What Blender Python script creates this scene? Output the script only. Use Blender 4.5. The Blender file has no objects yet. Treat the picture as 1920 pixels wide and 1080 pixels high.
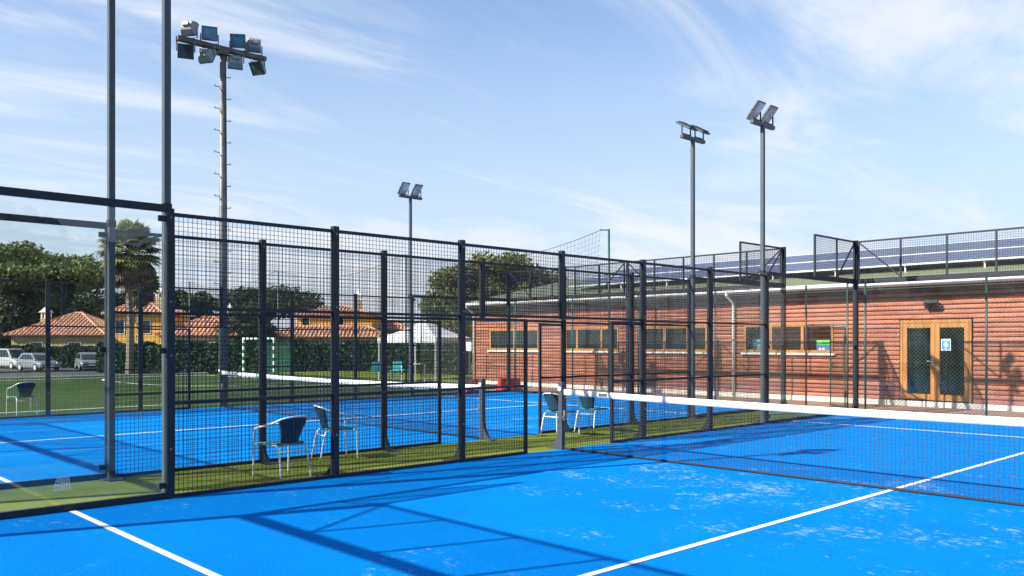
import bpy, math, random
from mathutils import Vector, Matrix, Euler
from math import radians as R, sin, cos, pi, sqrt, atan2, hypot
random.seed(11)
scene = bpy.context.scene
COL = scene.collection

# ------------------------------------------------------------------ camera
CX, CY, CZ, YAW = -9.559, -8.993, 1.63, 0.813
cam_data = bpy.data.cameras.new('camera')
cam = bpy.data.objects.new('camera', cam_data); COL.objects.link(cam)
cam.location = (CX, CY, CZ)
cam.rotation_euler = (pi/2, 0, YAW - pi/2)
cam_data.sensor_width = 36; cam_data.lens = 1604.0/1920*36
cam_data.shift_y = 103.0/1920
cam_data.clip_start = 0.05; cam_data.clip_end = 2000
scene.camera = cam

# ------------------------------------------------------------------ light
LIGHT = Vector((1.36, -0.455, -1.0)).normalized()
SUN_EL = math.asin(-LIGHT.z); SUN_AZ = atan2(-LIGHT.x, -LIGHT.y)
sun_data = bpy.data.lights.new('sun', 'SUN'); sun_data.energy = 5.0
sun_data.angle = R(0.55); sun_data.color = (1.0, 0.93, 0.83)
sun = bpy.data.objects.new('sun', sun_data); COL.objects.link(sun)
sun.rotation_euler = LIGHT.to_track_quat('-Z', 'Y').to_euler()
scene.view_settings.view_transform = 'Standard'
scene.view_settings.look = 'None'
scene.view_settings.gamma = 1.0
scene.view_settings.use_curve_mapping = False
scene.view_settings.exposure = 1.1

world = bpy.data.worlds.new('World'); scene.world = world; world.use_nodes = True

class NT:
    """tiny node-tree writer"""
    def __init__(s, nt): s.nt = nt; s.n = nt.nodes; s.n.clear()
    def new(s, t, **kw):
        nd = s.n.new(t)
        for k, v in kw.items():
            if k.startswith('i_'): nd.inputs[k[2:].replace('_', ' ')].default_value = v
            else: setattr(nd, k, v)
        return nd
    def put(s, sock, v):
        if isinstance(v, bpy.types.NodeSocket): s.nt.links.new(v, sock)
        elif isinstance(v, bpy.types.Node): s.nt.links.new(v.outputs[0], sock)
        else:
            try: sock.default_value = v
            except Exception: sock.default_value = tuple(v) + (1,)
    def math(s, op, a, b=0.0, c=None, clamp=False):
        m = s.n.new('ShaderNodeMath'); m.operation = op; m.use_clamp = clamp
        s.put(m.inputs[0], a); s.put(m.inputs[1], b)
        if c is not None: s.put(m.inputs[2], c)
        return m.outputs[0]
    def vmath(s, op, a, b=None):
        m = s.n.new('ShaderNodeVectorMath'); m.operation = op
        s.put(m.inputs[0], a)
        if b is not None: s.put(m.inputs[1], b)
        return m
    def noise(s, vec, scale, detail=3, rough=.55, dist=0.0):
        m = s.n.new('ShaderNodeTexNoise'); s.put(m.inputs['Vector'], vec)
        m.inputs['Scale'].default_value = scale; m.inputs['Detail'].default_value = detail
        m.inputs['Roughness'].default_value = rough; m.inputs['Distortion'].default_value = dist
        return m.outputs['Fac']
    def rng(s, v, a, b, c=0.0, d=1.0, smooth=True):
        m = s.n.new('ShaderNodeMapRange'); m.clamp = True
        if smooth: m.interpolation_type = 'SMOOTHSTEP'
        for i, x in enumerate((v, a, b, c, d)): s.put(m.inputs[i], x)
        return m.outputs[0]
    def mix(s, f, a, b, mode='MIX'):
        m = s.n.new('ShaderNodeMix'); m.data_type = 'RGBA'; m.blend_type = mode
        s.put(m.inputs[0], f); s.put(m.inputs[6], a); s.put(m.inputs[7], b)
        return m.outputs[2]
    def mapping(s, vec, loc=(0,0,0), rot=(0,0,0), scale=(1,1,1)):
        m = s.n.new('ShaderNodeMapping'); s.put(m.inputs[0], vec)
        m.inputs[1].default_value = loc; m.inputs[2].default_value = rot; m.inputs[3].default_value = scale
        return m.outputs[0]
    def bump(s, h, strength=.3, dist=.01):
        m = s.n.new('ShaderNodeBump'); m.inputs['Strength'].default_value = strength
        m.inputs['Distance'].default_value = dist; s.put(m.inputs['Height'], h)
        return m.outputs[0]

# sky: Nishita + thin cirrus in a cloud plane, evenly continued all round
t = NT(world.node_tree)
sky = t.new('ShaderNodeTexSky'); sky.sky_type = 'NISHITA'; sky.sun_disc = False
sky.sun_elevation = SUN_EL; sky.sun_rotation = SUN_AZ
sky.air_density = 1.0; sky.dust_density = 0.4; sky.ozone_density = 2.0
tc = t.new('ShaderNodeTexCoord')
sep = t.new('ShaderNodeSeparateXYZ'); t.put(sep.inputs[0], tc.outputs['Generated'])
zz = t.math('MAXIMUM', sep.outputs[2], 0.0)
den = t.math('ADD', zz, 0.10)
comb = t.new('ShaderNodeCombineXYZ')
t.put(comb.inputs[0], t.math('DIVIDE', sep.outputs[0], den)); t.put(comb.inputs[1], t.math('DIVIDE', sep.outputs[1], den))
cp = comb.outputs[0]
str1 = t.mapping(cp, (-2.16, 7.05, 0), (0, 0, R(38)), (0.55, 1.7, 1))
wisp = t.noise(str1, 1.35, 7, .60, 1.1)
big = t.noise(t.mapping(cp, (0.46, 1.09, 0)), 0.42, 2, .5, .3)
cover = t.math('ADD', t.math('MULTIPLY', wisp, 0.62), t.math('MULTIPLY', big, 0.62))
c1 = t.rng(cover, 0.51, 0.80, 0, 0.90)
fine = t.noise(t.mapping(cp, (-4.75, -8.57, 0), (0, 0, R(30)), (0.3, 1.5, 1)), 2.6, 6, .65, .8)
c2 = t.rng(fine, 0.56, 0.82, 0, 0.30)
puff = t.noise(t.mapping(tc.outputs['Generated'], (1.7, .4, 0), (0, 0, 0), (1, 1, 2.6)), 7.0, 5, .55, .2)
low = t.rng(sep.outputs[2], 0.05, 0.22, 1, 0)
c3 = t.math('MULTIPLY', t.rng(puff, 0.53, 0.66, 0, .9), low)
hz = t.rng(sep.outputs[2], 0.0, 0.50, 0.92, 0.0)
cl = t.math('MAXIMUM', t.math('MAXIMUM', c1, c2), c3)
scl = t.vmath('MULTIPLY', sky.outputs[0], (0.081, 0.0945, 0.1045))
tint = t.mix(cl, t.mix(hz, scl.outputs[0], (.314,.358,.430,1)), (0.44, 0.452, 0.475, 1))
bg = t.new('ShaderNodeBackground'); bg.inputs[1].default_value = 1.0
t.put(bg.inputs[0], tint)
wo = t.new('ShaderNodeOutputWorld'); t.put(wo.inputs[0], bg.outputs[0])

# ------------------------------------------------------------------ materials
MATS = {}
def pmat(name, color, rough=.6, metal=0.0, var=0.0, vscale=8.0, bump=0.0, bscale=60.0, rnd=0.0, spec=.5, stretch=(1,1,1), var2=None, coord='Object'):
    m = bpy.data.materials.new(name); m.use_nodes = True
    t = NT(m.node_tree)
    b = t.new('ShaderNodeBsdfPrincipled'); o = t.new('ShaderNodeOutputMaterial'); t.put(o.inputs[0], b.outputs[0])
    b.inputs['Roughness'].default_value = rough; b.inputs['Metallic'].default_value = metal
    b.inputs['Specular IOR Level'].default_value = spec
    tc = t.new('ShaderNodeTexCoord'); v = t.mapping(tc.outputs[coord], (0,0,0), (0,0,0), stretch)
    c = tuple(color) + (1,)
    sock = c
    if var:
        n = t.noise(v, vscale, 5, .6)
        f = t.rng(n, .3, .7, 0, 1, False)
        dark = tuple(x*(1-var) for x in color) + (1,); lite = (var2 + (1,)) if var2 else tuple(min(1, x*(1+var)) for x in color) + (1,)
        sock = t.mix(f, dark, lite)
    if rnd:
        oi = t.new('ShaderNodeObjectInfo')
        k = t.rng(oi.outputs['Random'], 0, 1, 1-rnd, 1+rnd, False)
        hv = t.new('ShaderNodeHueSaturation'); t.put(hv.inputs['Value'], k); t.put(hv.inputs['Color'], sock)
        sock = hv.outputs[0]
    t.put(b.inputs['Base Color'], sock)
    if bump:
        t.put(b.inputs['Normal'], t.bump(t.noise(v, bscale, 4, .6), bump, .01))
    MATS[name] = m
    return m

STEEL = pmat('dark_steel', (.014,.0175,.024), .42, 0.0, .18, 3, .05, 120, spec=.35)
GALV = pmat('galvanised_steel', (.165,.158,.152), .5, .3, .3, 6, .1, 50)
RUSTY = pmat('weathered_steel', (.11,.085,.08), .6, .2, .4, 5, .1, 40)
WIRE = pmat('wire', (.009,.012,.018), .55, spec=.25)
POLE = pmat('pole_paint', (.060,.076,.090), .42, 0, .12, 4, .03, 90, spec=.35)
NETPOST = pmat('net_post_paint', (.044,.054,.070), .45, 0, .15, 6, .05, 80)
RUBBER = pmat('black_rubber', (.015,.015,.017), .7)
CORD = pmat('net_cord', (.014,.018,.03), .8)
BAND = pmat('net_band_cloth', (.76,.76,.74), .8, 0, .10, 5, .25, 30)
LINE = pmat('court_line_paint', (.72,.73,.74), .8, 0, .16, 7, .2, 90)
WHITE = pmat('white_paint', (.78,.78,.76), .5, 0, .05, 3)
PLINTH = pmat('plinth_render', (.80,.75,.66), .85, 0, .12, 2.5, .2, 60)
GREENPOST = pmat('green_post_paint', (.012,.055,.040), .45)
CHAIN = pmat('chain_link_wire', (.018,.055,.045), .5)
ALU = pmat('aluminium_tube', (.74,.75,.77), .30, .35, .05, 20)
WOODFRAME = pmat('varnished_timber', (.42,.175,.038), .45, 0, .35, 6, .08, 60, stretch=(1,1,.2))
ROOF = pmat('green_roof_sheet', (.155,.175,.095), .5, 0, .14, 1.5, .05, 30)
FASCIA = pmat('fascia_brown', (.07,.045,.035), .7)
FOAMTILE = pmat('roof_tile_clay', (.52,.225,.125), .85, 0, .30, 2.6, .3, 10, var2=(.68,.40,.26))
OCHRE = pmat('ochre_render', (.74,.42,.075), .9, 0, .08, .8)
CREAM = pmat('cream_render', (.46,.35,.19), .9, 0, .08, .8)
BARK = pmat('bark', (.16,.11,.075), .95, 0, .4, 6, .6, 20)
PALMBARK = pmat('palm_bark', (.24,.19,.15), .95, 0, .35, 9, .6, 20, stretch=(1,1,4))
RED = pmat('red_plastic', (.45,.022,.028), .45, 0, .12, 3)
TURQ = pmat('turquoise_plastic', (.02,.30,.33), .45)
GREY = pmat('grey_plastic', (.12,.13,.14), .5)
LAMPBACK = pmat('lamp_housing', (.26,.25,.235), .5, .2, .2, 9)
LAMPDARK = pmat('lamp_frame', (.05,.06,.07), .45)
CARWHITE = pmat('car_paint_white', (.42,.43,.45), .22, 0, 0)
CARSILVER = pmat('car_paint_silver', (.30,.32,.35), .25, .4)
CARGLASS = pmat('car_glass', (.02,.025,.03), .06)
TYRE = pmat('tyre', (.02,.02,.02), .8)
CONCRETE = pmat('concrete', (.40,.36,.31), .9, 0, .2, 2, .2, 30)
CANVAS = pmat('white_canvas', (.74,.75,.77), .8, 0, .05, 2)
GREENSCREEN = pmat('green_screen', (.015,.09,.05), .8, 0, .2, 4)
STRIPE = pmat('goal_green', (.01,.14,.06), .5)
ASPH = pmat('asphalt', (.055,.055,.058), .9, 0, .25, 3, .3, 80)
STICKG = pmat('sticker_green', (.07,.52,.06), .5)
STICKB = pmat('sticker_blue', (.02,.13,.40), .5)
SIGNB = pmat('sign_blue', (.02,.24,.46), .5)
ROOM = pmat('dark_room', (.012,.014,.016), .8)

def planks_mat():
    m = bpy.data.materials.new('red_stained_log_siding'); m.use_nodes = True; t = NT(m.node_tree)
    b = t.new('ShaderNodeBsdfPrincipled'); o = t.new('ShaderNodeOutputMaterial'); t.put(o.inputs[0], b.outputs[0])
    tc = t.new('ShaderNodeTexCoord'); oi = t.new('ShaderNodeObjectInfo')
    ofs = t.vmath('MULTIPLY', oi.outputs['Random'], (31., 17., 9.))
    v = t.vmath('ADD', tc.outputs['Object'], ofs.outputs[0])
    grain = t.noise(t.mapping(v.outputs[0], scale=(6, .8, 14)), 3.2, 6, .65, .6)
    blot = t.noise(t.mapping(v.outputs[0], scale=(1, .45, 1.5)), 1.7, 4, .6)
    c = t.mix(t.rng(grain, .32, .72), (.25,.070,.038,1), (.50,.175,.092,1))
    c = t.mix(t.rng(blot, .45, .75, 0, .55), c, (.56,.255,.155,1))
    hv = t.new('ShaderNodeHueSaturation')
    t.put(hv.inputs['Value'], t.rng(oi.outputs['Random'], 0, 1, .78, 1.2, False)); t.put(hv.inputs['Color'], c)
    # stain tone differs at random from board to board, not with height
    t.put(b.inputs['Base Color'], hv.outputs[0]); b.inputs['Roughness'].default_value = .62
    t.put(b.inputs['Normal'], t.bump(grain, .35, .01))
    return m
PLANK = planks_mat()

def turf_mat(name, base, lite, dark, sand=0.0, sc=(-1.2,-4.6), sandcol=(.40,.53,.68), streak=.35):
    m = bpy.data.materials.new(name); m.use_nodes = True; t = NT(m.node_tree)
    b = t.new('ShaderNodeBsdfPrincipled'); o = t.new('ShaderNodeOutputMaterial'); t.put(o.inputs[0], b.outputs[0])
    tc = t.new('ShaderNodeTexCoord'); v = tc.outputs['Object']
    n1 = t.noise(v, 0.7, 4, .6); n2 = t.noise(v, 95., 3, .7); n3 = t.noise(t.mapping(v, scale=(1, .16, 1)), 9., 4, .6, .4)
    c = t.mix(t.rng(n1, .3, .7), dark + (1,), base + (1,))
    c = t.mix(t.rng(n3, .5, .8, 0, streak), c, lite + (1,))
    k = t.math('MULTIPLY', t.rng(n2, .25, .75, .70, 1.30, False), t.rng(t.noise(v, 38., 2, .6), .3, .7, .86, 1.14, False))
    c = t.mix(1.0, c, t.new('ShaderNodeCombineColor').outputs[0], 'MULTIPLY') if False else c
    hv = t.new('ShaderNodeHueSaturation'); t.put(hv.inputs['Value'], k); t.put(hv.inputs['Color'], c); c = hv.outputs[0]
    if sand:
        sp = t.new('ShaderNodeSeparateXYZ'); t.put(sp.inputs[0], v)
        dx = t.math('SUBTRACT', sp.outputs[0], sc[0]); dy = t.math('SUBTRACT', sp.outputs[1], sc[1])
        d = t.math('SQRT', t.math('ADD', t.math('MULTIPLY', t.math('MULTIPLY', dx, dx), .30), t.math('MULTIPLY', t.math('MULTIPLY', dy, dy), .16)))
        reg = t.rng(d, .2, 2.6, 1, .0)
        wallside = t.rng(t.math('ABSOLUTE', t.math('ADD', sp.outputs[1], .55)), .05, .75, .62, 0)
        reg = t.math('MAXIMUM', t.math('MAXIMUM', reg, wallside), .25)
        patch = t.noise(t.mapping(v, (3.1, 1.7, 0)), 1.1, 3, .6, .5)
        blob = t.noise(t.mapping(v, (0, 0, 0), (0, 0, R(-42)), (1.0, .8, 1)), 12., 6, .70, .3)
        grit = t.noise(v, 45., 3, .7)
        s = t.math('ADD', blob, t.math('MULTIPLY', t.math('SUBTRACT', patch, .5), .75))
        s = t.math('ADD', s, t.math('MULTIPLY', t.math('SUBTRACT', reg, 1.0), .17))
        f = t.math('MULTIPLY', t.rng(s, .53, .74), t.rng(grit, .30, .62, .15, 1.0))
        c = t.mix(t.math('MULTIPLY', f, sand), c, sandcol + (1,))
    t.put(b.inputs['Base Color'], c); b.inputs['Roughness'].default_value = .85
    b.inputs['Specular IOR Level'].default_value = .03
    t.put(b.inputs['Normal'], t.bump(t.math('ADD', n2, t.math('MULTIPLY', n3, .4)), .5, .012))
    return m
BLUE = turf_mat('blue_court_turf', (.000,.175,.55), (.002,.215,.60), (.000,.155,.50), .6)
BLUE2 = turf_mat('blue_court_turf_far', (.000,.185,.55), (.004,.235,.62), (.000,.16,.50), .5, (3., 3.), (.25,.42,.6), .5)
GRASS = turf_mat('olive_turf', (.165,.200,.035), (.27,.29,.08), (.115,.15,.024))
PITCH = turf_mat('pitch_turf', (.050,.085,.028), (.075,.115,.04), (.034,.066,.024))
EARTH = turf_mat('rough_ground', (.10,.095,.05), (.15,.13,.08), (.07,.075,.035))
PAVE = turf_mat('terracotta_paving', (.42,.25,.17), (.48,.31,.22), (.34,.20,.14))

def glass_mat(name, tint=(.965,.98,.975), rough=0.0, amount=1.0, dirt=.009):
    m = bpy.data.materials.new(name); m.use_nodes = True; t = NT(m.node_tree)
    tr = t.new('ShaderNodeBsdfTransparent'); tr.inputs[0].default_value = tint + (1,)
    gl = t.new('ShaderNodeBsdfGlossy'); gl.inputs['Roughness'].default_value = rough; gl.inputs[0].default_value = (.96,.98,1,1)
    lw = t.new('ShaderNodeLayerWeight'); lw.inputs[0].default_value = .5
    f5 = t.math('POWER', lw.outputs['Facing'], 5.0)
    fr = t.math('MULTIPLY', t.math('ADD', t.math('MULTIPLY', f5, .95), .048), amount)
    ms = t.new('ShaderNodeMixShader'); t.put(ms.inputs[0], fr); t.put(ms.inputs[1], tr.outputs[0]); t.put(ms.inputs[2], gl.outputs[0])
    # thin dust film
    df = t.new('ShaderNodeBsdfDiffuse'); df.inputs[0].default_value = (.55,.55,.5,1)
    tc = t.new('ShaderNodeTexCoord')
    n = t.noise(t.mapping(tc.outputs['Object'], scale=(1, 1, .35)), 3.0, 5, .65, .5)
    m2 = t.new('ShaderNodeMixShader'); t.put(m2.inputs[0], t.rng(n, .35, .8, dirt*.3, dirt)); t.put(m2.inputs[1], ms.outputs[0]); t.put(m2.inputs[2], df.outputs[0])
    o = t.new('ShaderNodeOutputMaterial'); t.put(o.inputs[0], m2.outputs[0])
    return m
GLASS = glass_mat('court_glass', amount=.78)
def pane_mat(name, col, rough=.03, spec=.5):
    m = bpy.data.materials.new(name); m.use_nodes = True; t = NT(m.node_tree)
    b = t.new('ShaderNodeBsdfPrincipled'); o = t.new('ShaderNodeOutputMaterial'); t.put(o.inputs[0], b.outputs[0])
    tc = t.new('ShaderNodeTexCoord')
    n = t.noise(tc.outputs['Object'], 2.2, 3, .5)
    t.put(b.inputs['Base Color'], t.mix(t.rng(n, .35, .7), tuple(x*.5 for x in col)+(1,), tuple(x*1.5 for x in col)+(1,)))
    b.inputs['Roughness'].default_value = rough; b.inputs['Specular IOR Level'].default_value = spec
    t.put(b.inputs['Normal'], t.bump(t.noise(tc.outputs['Object'], 1.3, 1, .4), .02, .02))
    return m
PANE = pane_mat('dark_window_glass', (.004,.006,.007), .03, .85)
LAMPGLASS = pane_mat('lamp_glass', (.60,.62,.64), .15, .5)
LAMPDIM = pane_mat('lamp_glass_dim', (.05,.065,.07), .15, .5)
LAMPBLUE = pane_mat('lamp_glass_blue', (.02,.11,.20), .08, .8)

def solar_mat():
    m = bpy.data.materials.new('solar_cells'); m.use_nodes = True; t = NT(m.node_tree)
    b = t.new('ShaderNodeBsdfPrincipled'); o = t.new('ShaderNodeOutputMaterial'); t.put(o.inputs[0], b.outputs[0])
    tc = t.new('ShaderNodeTexCoord'); sp = t.new('ShaderNodeSeparateXYZ'); t.put(sp.inputs[0], tc.outputs['Object'])
    ln = []
    for ax, w in ((0, .16), (1, .16)):
        fr = t.math('FRACT', t.math('DIVIDE', t.math('ADD', sp.outputs[ax], 40.0), w))
        ln.append(t.math('LESS_THAN', fr, .05))
    g = t.math('MAXIMUM', ln[0], ln[1])
    n = t.noise(tc.outputs['Object'], 5, 3, .5)
    c = t.mix(t.rng(n, .3, .7), (.046,.060,.112,1), (.066,.080,.140,1))
    t.put(b.inputs['Base Color'], t.mix(t.math('MULTIPLY', g, .22), c, (.35,.38,.44,1)))
    b.inputs['Roughness'].default_value = .32; b.inputs['Specular IOR Level'].default_value = .5
    return m
SOLAR = solar_mat()
PFRAME = pmat('panel_frame', (.68,.69,.70), .45)

def weave_mat(name, a, bcol):
    m = bpy.data.materials.new(name); m.use_nodes = True; t = NT(m.node_tree)
    b = t.new('ShaderNodeBsdfPrincipled'); o = t.new('ShaderNodeOutputMaterial'); t.put(o.inputs[0], b.outputs[0])
    tc = t.new('ShaderNodeTexCoord')
    ck = t.new('ShaderNodeTexChecker'); ck.inputs['Scale'].default_value = 70.; t.put(ck.inputs[0], tc.outputs['Object'])
    ck.inputs[1].default_value = a + (1,); ck.inputs[2].default_value = bcol + (1,)
    t.put(b.inputs['Base Color'], ck.outputs[0]); b.inputs['Roughness'].default_value = .6
    t.put(b.inputs['Normal'], t.bump(ck.outputs[1], .4, .004))
    return m
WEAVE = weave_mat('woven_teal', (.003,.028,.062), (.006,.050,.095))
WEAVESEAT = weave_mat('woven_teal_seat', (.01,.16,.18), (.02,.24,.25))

def leaf_mat(name, a, b_, c_):
    m = bpy.data.materials.new(name); m.use_nodes = True; t = NT(m.node_tree)
    b = t.new('ShaderNodeBsdfPrincipled'); o = t.new('ShaderNodeOutputMaterial')
    tc = t.new('ShaderNodeTexCoord')
    n = t.noise(tc.outputs['Object'], 1.1, 4, .6); n2 = t.noise(tc.outputs['Object'], 9., 2, .6)
    c = t.mix(t.rng(n, .35, .65), a + (1,), b_ + (1,)); c = t.mix(t.rng(n2, .5, .75, 0, .7), c, c_ + (1,))
    t.put(b.inputs['Base Color'], c); b.inputs['Roughness'].default_value = .6; b.inputs['Specular IOR Level'].default_value = .25
    tr = t.new('ShaderNodeBsdfTranslucent'); t.put(tr.inputs[0], c)
    ms = t.new('ShaderNodeMixShader'); ms.inputs[0].default_value = .22; t.put(ms.inputs[1], b.outputs[0]); t.put(ms.inputs[2], tr.outputs[0])
    t.put(o.inputs[0], ms.outputs[0])
    return m
PINE = leaf_mat('pine_needles', (.078,.100,.032), (.115,.142,.046), (.165,.18,.065))
DARKLEAF = leaf_mat('dark_leaves', (.042,.056,.024), (.068,.088,.034), (.10,.12,.046))
OAK = leaf_mat('olive_leaves', (.078,.096,.024), (.118,.132,.034), (.165,.165,.052))
HEDGE = leaf_mat('hedge_leaves', (.018,.048,.022), (.03,.07,.03), (.045,.09,.04))
PALM = leaf_mat('palm_fronds', (.12,.15,.04), (.20,.215,.065), (.30,.27,.10))
DEAD = leaf_mat('dead_fronds', (.15,.105,.07), (.21,.15,.10), (.27,.20,.13))

# ------------------------------------------------------------------ mesh writer
class MB:
    def __init__(s): s.v = []; s.f = []
    def poly(s, pts, faces):
        o = len(s.v); s.v += [tuple(p) for p in pts]; s.f += [tuple(i+o for i in f) for f in faces]; return s
    def box(s, lo, hi, M=None):
        x0,y0,z0 = lo; x1,y1,z1 = hi
        p = [(x0,y0,z0),(x1,y0,z0),(x1,y1,z0),(x0,y1,z0),(x0,y0,z1),(x1,y0,z1),(x1,y1,z1),(x0,y1,z1)]
        if M is not None: p = [M @ Vector(q) for q in p]
        return s.poly(p, [(0,3,2,1),(4,5,6,7),(0,1,5,4),(1,2,6,5),(2,3,7,6),(3,0,4,7)])
    def cbox(s, lo, hi, c=.006, M=None):
        """box with chamfered vertical and horizontal edges"""
        x0,y0,z0 = lo; x1,y1,z1 = hi; pts = []; 
        def ring(z, i):
            a = [(x0+c,y0),(x1-c,y0),(x1,y0+c),(x1,y1-c),(x1-c,y1),(x0+c,y1),(x0,y1-c),(x0,y0+c)]
            if i:
                cx,cy = (x0+x1)/2,(y0+y1)/2
                a = [(q[0]+(c if q[0]<cx else -c)*.8, q[1]+(c if q[1]<cy else -c)*.8) for q in a]
            return [(q[0],q[1],z) for q in a]
        rs = [ring(z0,1), ring(z0+c,0), ring(z1-c,0), ring(z1,1)]
        for r in rs: pts += r
        fs = [tuple(range(7,-1,-1)), tuple(range(24,32))]
        for k in range(3):
            for i in range(8):
                j = (i+1)%8; fs.append((k*8+i,k*8+j,k*8+8+j,k*8+8+i))
        if M is not None: pts = [M @ Vector(q) for q in pts]
        return s.poly(pts, fs)
    def bar(s, a, b, w, h=None, up=(0,0,1), caps=True):
        """rectangular bar from a to b, w across, h along 'up'"""
        h = h or w; a = Vector(a); b = Vector(b); d = (b-a).normalized(); u = Vector(up)
        if abs(d.dot(u)) > .98: u = Vector((0,1,0))
        sd = d.cross(u).normalized()*w/2; u = sd.cross(d).normalized()*h/2
        p = [a-sd-u,a+sd-u,a+sd+u,a-sd+u,b-sd-u,b+sd-u,b+sd+u,b-sd+u]
        f = [(0,1,5,4),(1,2,6,5),(2,3,7,6),(3,0,4,7)]
        if caps: f += [(0,3,2,1),(4,5,6,7)]
        return s.poly(p, f)
    def tube(s, pts, r, n=8, caps=True, radii=None):
        pts = [Vector(p) for p in pts]; ring = []; m = len(pts)
        ref = Vector((0,0,1))
        d0 = (pts[1]-pts[0]).normalized()
        if abs(d0.z) > .95: ref = Vector((1,0,0))
        nx = d0.cross(ref).normalized()
        for i,p in enumerate(pts):
            d = ((pts[min(i+1,m-1)]-pts[max(i-1,0)])).normalized()
            nx = (nx - d*nx.dot(d)).normalized(); ny = d.cross(nx)
            rr = radii[i] if radii else r
            ring += [p + nx*rr*cos(2*pi*k/n) + ny*rr*sin(2*pi*k/n) for k in range(n)]
        f = []
        for i in range(m-1):
            for k in range(n):
                j = (k+1)%n; f.append((i*n+k, i*n+j, i*n+n+j, i*n+n+k))
        if caps: f += [tuple(range(n-1,-1,-1)), tuple(range((m-1)*n, m*n))]
        return s.poly(ring, f)
    def prism(s, outline, axis, lo, hi):
        """extrude a 2D outline along axis: 'x' (outline y,z), 'y' (x,z), 'z' (x,y)"""
        mk = {'x': lambda q,t: (t,q[0],q[1]), 'y': lambda q,t: (q[0],t,q[1]), 'z': lambda q,t: (q[0],q[1],t)}[axis]
        n = len(outline)
        p = [mk(q,lo) for q in outline] + [mk(q,hi) for q in outline]
        f = [tuple(range(n)), tuple(range(2*n-1,n-1,-1))] + [(i,n+i,n+(i+1)%n,(i+1)%n) for i in range(n)]
        return s.poly(p, f)
    def quad(s, a,b,c,d): return s.poly([a,b,c,d], [(0,1,2,3)])
    def mesh(s, name, mat, smooth=False):
        me = bpy.data.meshes.new(name); me.from_pydata([tuple(v) for v in s.v], [], s.f); me.validate()
        if mat: me.materials.append(mat)
        if smooth: me.polygons.foreach_set('use_smooth', [True]*len(me.polygons))
        import bmesh
        if len(me.polygons) < 60000:
            bm = bmesh.new(); bm.from_mesh(me); bmesh.ops.recalc_face_normals(bm, faces=bm.faces); bm.to_mesh(me); bm.free()
        me.update(); return me
    def build(s, name, mat, parent=None, smooth=False, loc=None, rot=None):
        return link(name, s.mesh(name, mat, smooth), parent, loc, rot)
def link(name, me, parent=None, loc=None, rot=None):
    o = bpy.data.objects.new(name, me); COL.objects.link(o)
    if parent is not None: o.parent = parent
    if loc is not None: o.location = loc
    if rot is not None: o.rotation_euler = rot
    return o
def tag(o, label=None, cat=None, group=None, kind=None):
    for k, v in (('label', label), ('category', cat), ('group', group), ('kind', kind)):
        if v: o[k] = v
    return o
def thing(name, label, cat, loc=(0,0,0), rz=0.0, group=None):
    o = bpy.data.objects.new(name, None); COL.objects.link(o); o.location = loc; o.rotation_euler = (0,0,rz)
    o.empty_display_size = .3
    return tag(o, label, cat, group)
def struct(o): o['kind'] = 'structure'; return o
def copy_tree(o, parent=None):
    c = o.copy(); COL.objects.link(c)
    if parent is not None: c.parent = parent
    for ch in list(o.children): copy_tree(ch, c)
    return c
def at(u, d):
    """a ground position by bearing (as picture column at full width) and distance"""
    r = (u-960)/1604*d
    return (CX + d*cos(YAW) + r*sin(YAW), CY + d*sin(YAW) - r*cos(YAW))
FAR = -0.65       # the land beyond the pitch lies a little lower

# ------------------------------------------------------------------ ground
g = MB()
ys = [(-900,-.03),(34.4,-.03),(36.4,FAR-.03),(900,FAR-.03)]
for (a,za),(b,zb) in zip(ys, ys[1:]): g.quad((-900,a,za),(900,a,za),(900,b,zb),(-900,b,zb))
struct(g.build('ground', EARTH))
G = 1.84
def sheet(name, x0,x1,y0,y1,z,mat,parent=None):
    m = MB(); nx = max(1,int((x1-x0)/5)); ny = max(1,int((y1-y0)/5))
    for i in range(nx):
        for j in range(ny):
            a,b = x0+(x1-x0)*i/nx, x0+(x1-x0)*(i+1)/nx; c,d = y0+(y1-y0)*j/ny, y0+(y1-y0)*(j+1)/ny
            m.quad((a,c,z),(b,c,z),(b,d,z),(a,d,z))
    return m.build(name, mat, parent)
for k, y0 in enumerate((-10.0, G)):
    c = struct(sheet('court_surface', -10.03, 10.03, y0-.03, y0+10.03, 0.0, BLUE if k == 0 else BLUE2))
    for nm, x0,x1,a,b in (('court_line', -6.99,-6.925, y0+.05,y0+9.95), ('court_line', 6.925,6.99, y0+.05,y0+9.95), ('court_line', -6.925,6.925, y0+4.968,y0+5.032)):
        sheet(nm, x0,x1,a,b, .004, LINE, c)
struct(sheet('turf_strip', -10, 10.03, .03, G-.03, -.001, GRASS))
struct(sheet('paving', 10.03, 13.3, -14, 18.6, -.004, PAVE))
struct(sheet('turf_verge', -34, 10.1, G+10.03, 13.3, -.002, PITCH))
p = struct(sheet('football_pitch', -34, 13.0, 13.3, 34.0, 0.0, PITCH))
struct(sheet('turf_bank', -10, 30, 18.6, 34.4, -.012, GRASS))
struct(sheet('car_park', -30, 24, 38, 120, FAR, ASPH))
def strip(pts, w, z, name, mat, parent):
    m = MB()
    for a, b in zip(pts, pts[1:]):
        a = Vector((a[0],a[1],z)); b = Vector((b[0],b[1],z)); n = Vector((-(b-a).y,(b-a).x,0)).normalized()*w/2
        m.quad(a-n, b-n, b+n, a+n)
    return m.build(name, mat, parent)
strip([(-30,13.62),(9.05,13.62)], .10, .004, 'pitch_line', WHITE, p)
strip([(9.0,13.7),(9.0,33.4)], .12, .004, 'pitch_line', WHITE, p)
strip([(-30,33.3),(8.9,33.3)], .14, .004, 'pitch_line', WHITE, p)
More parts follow.
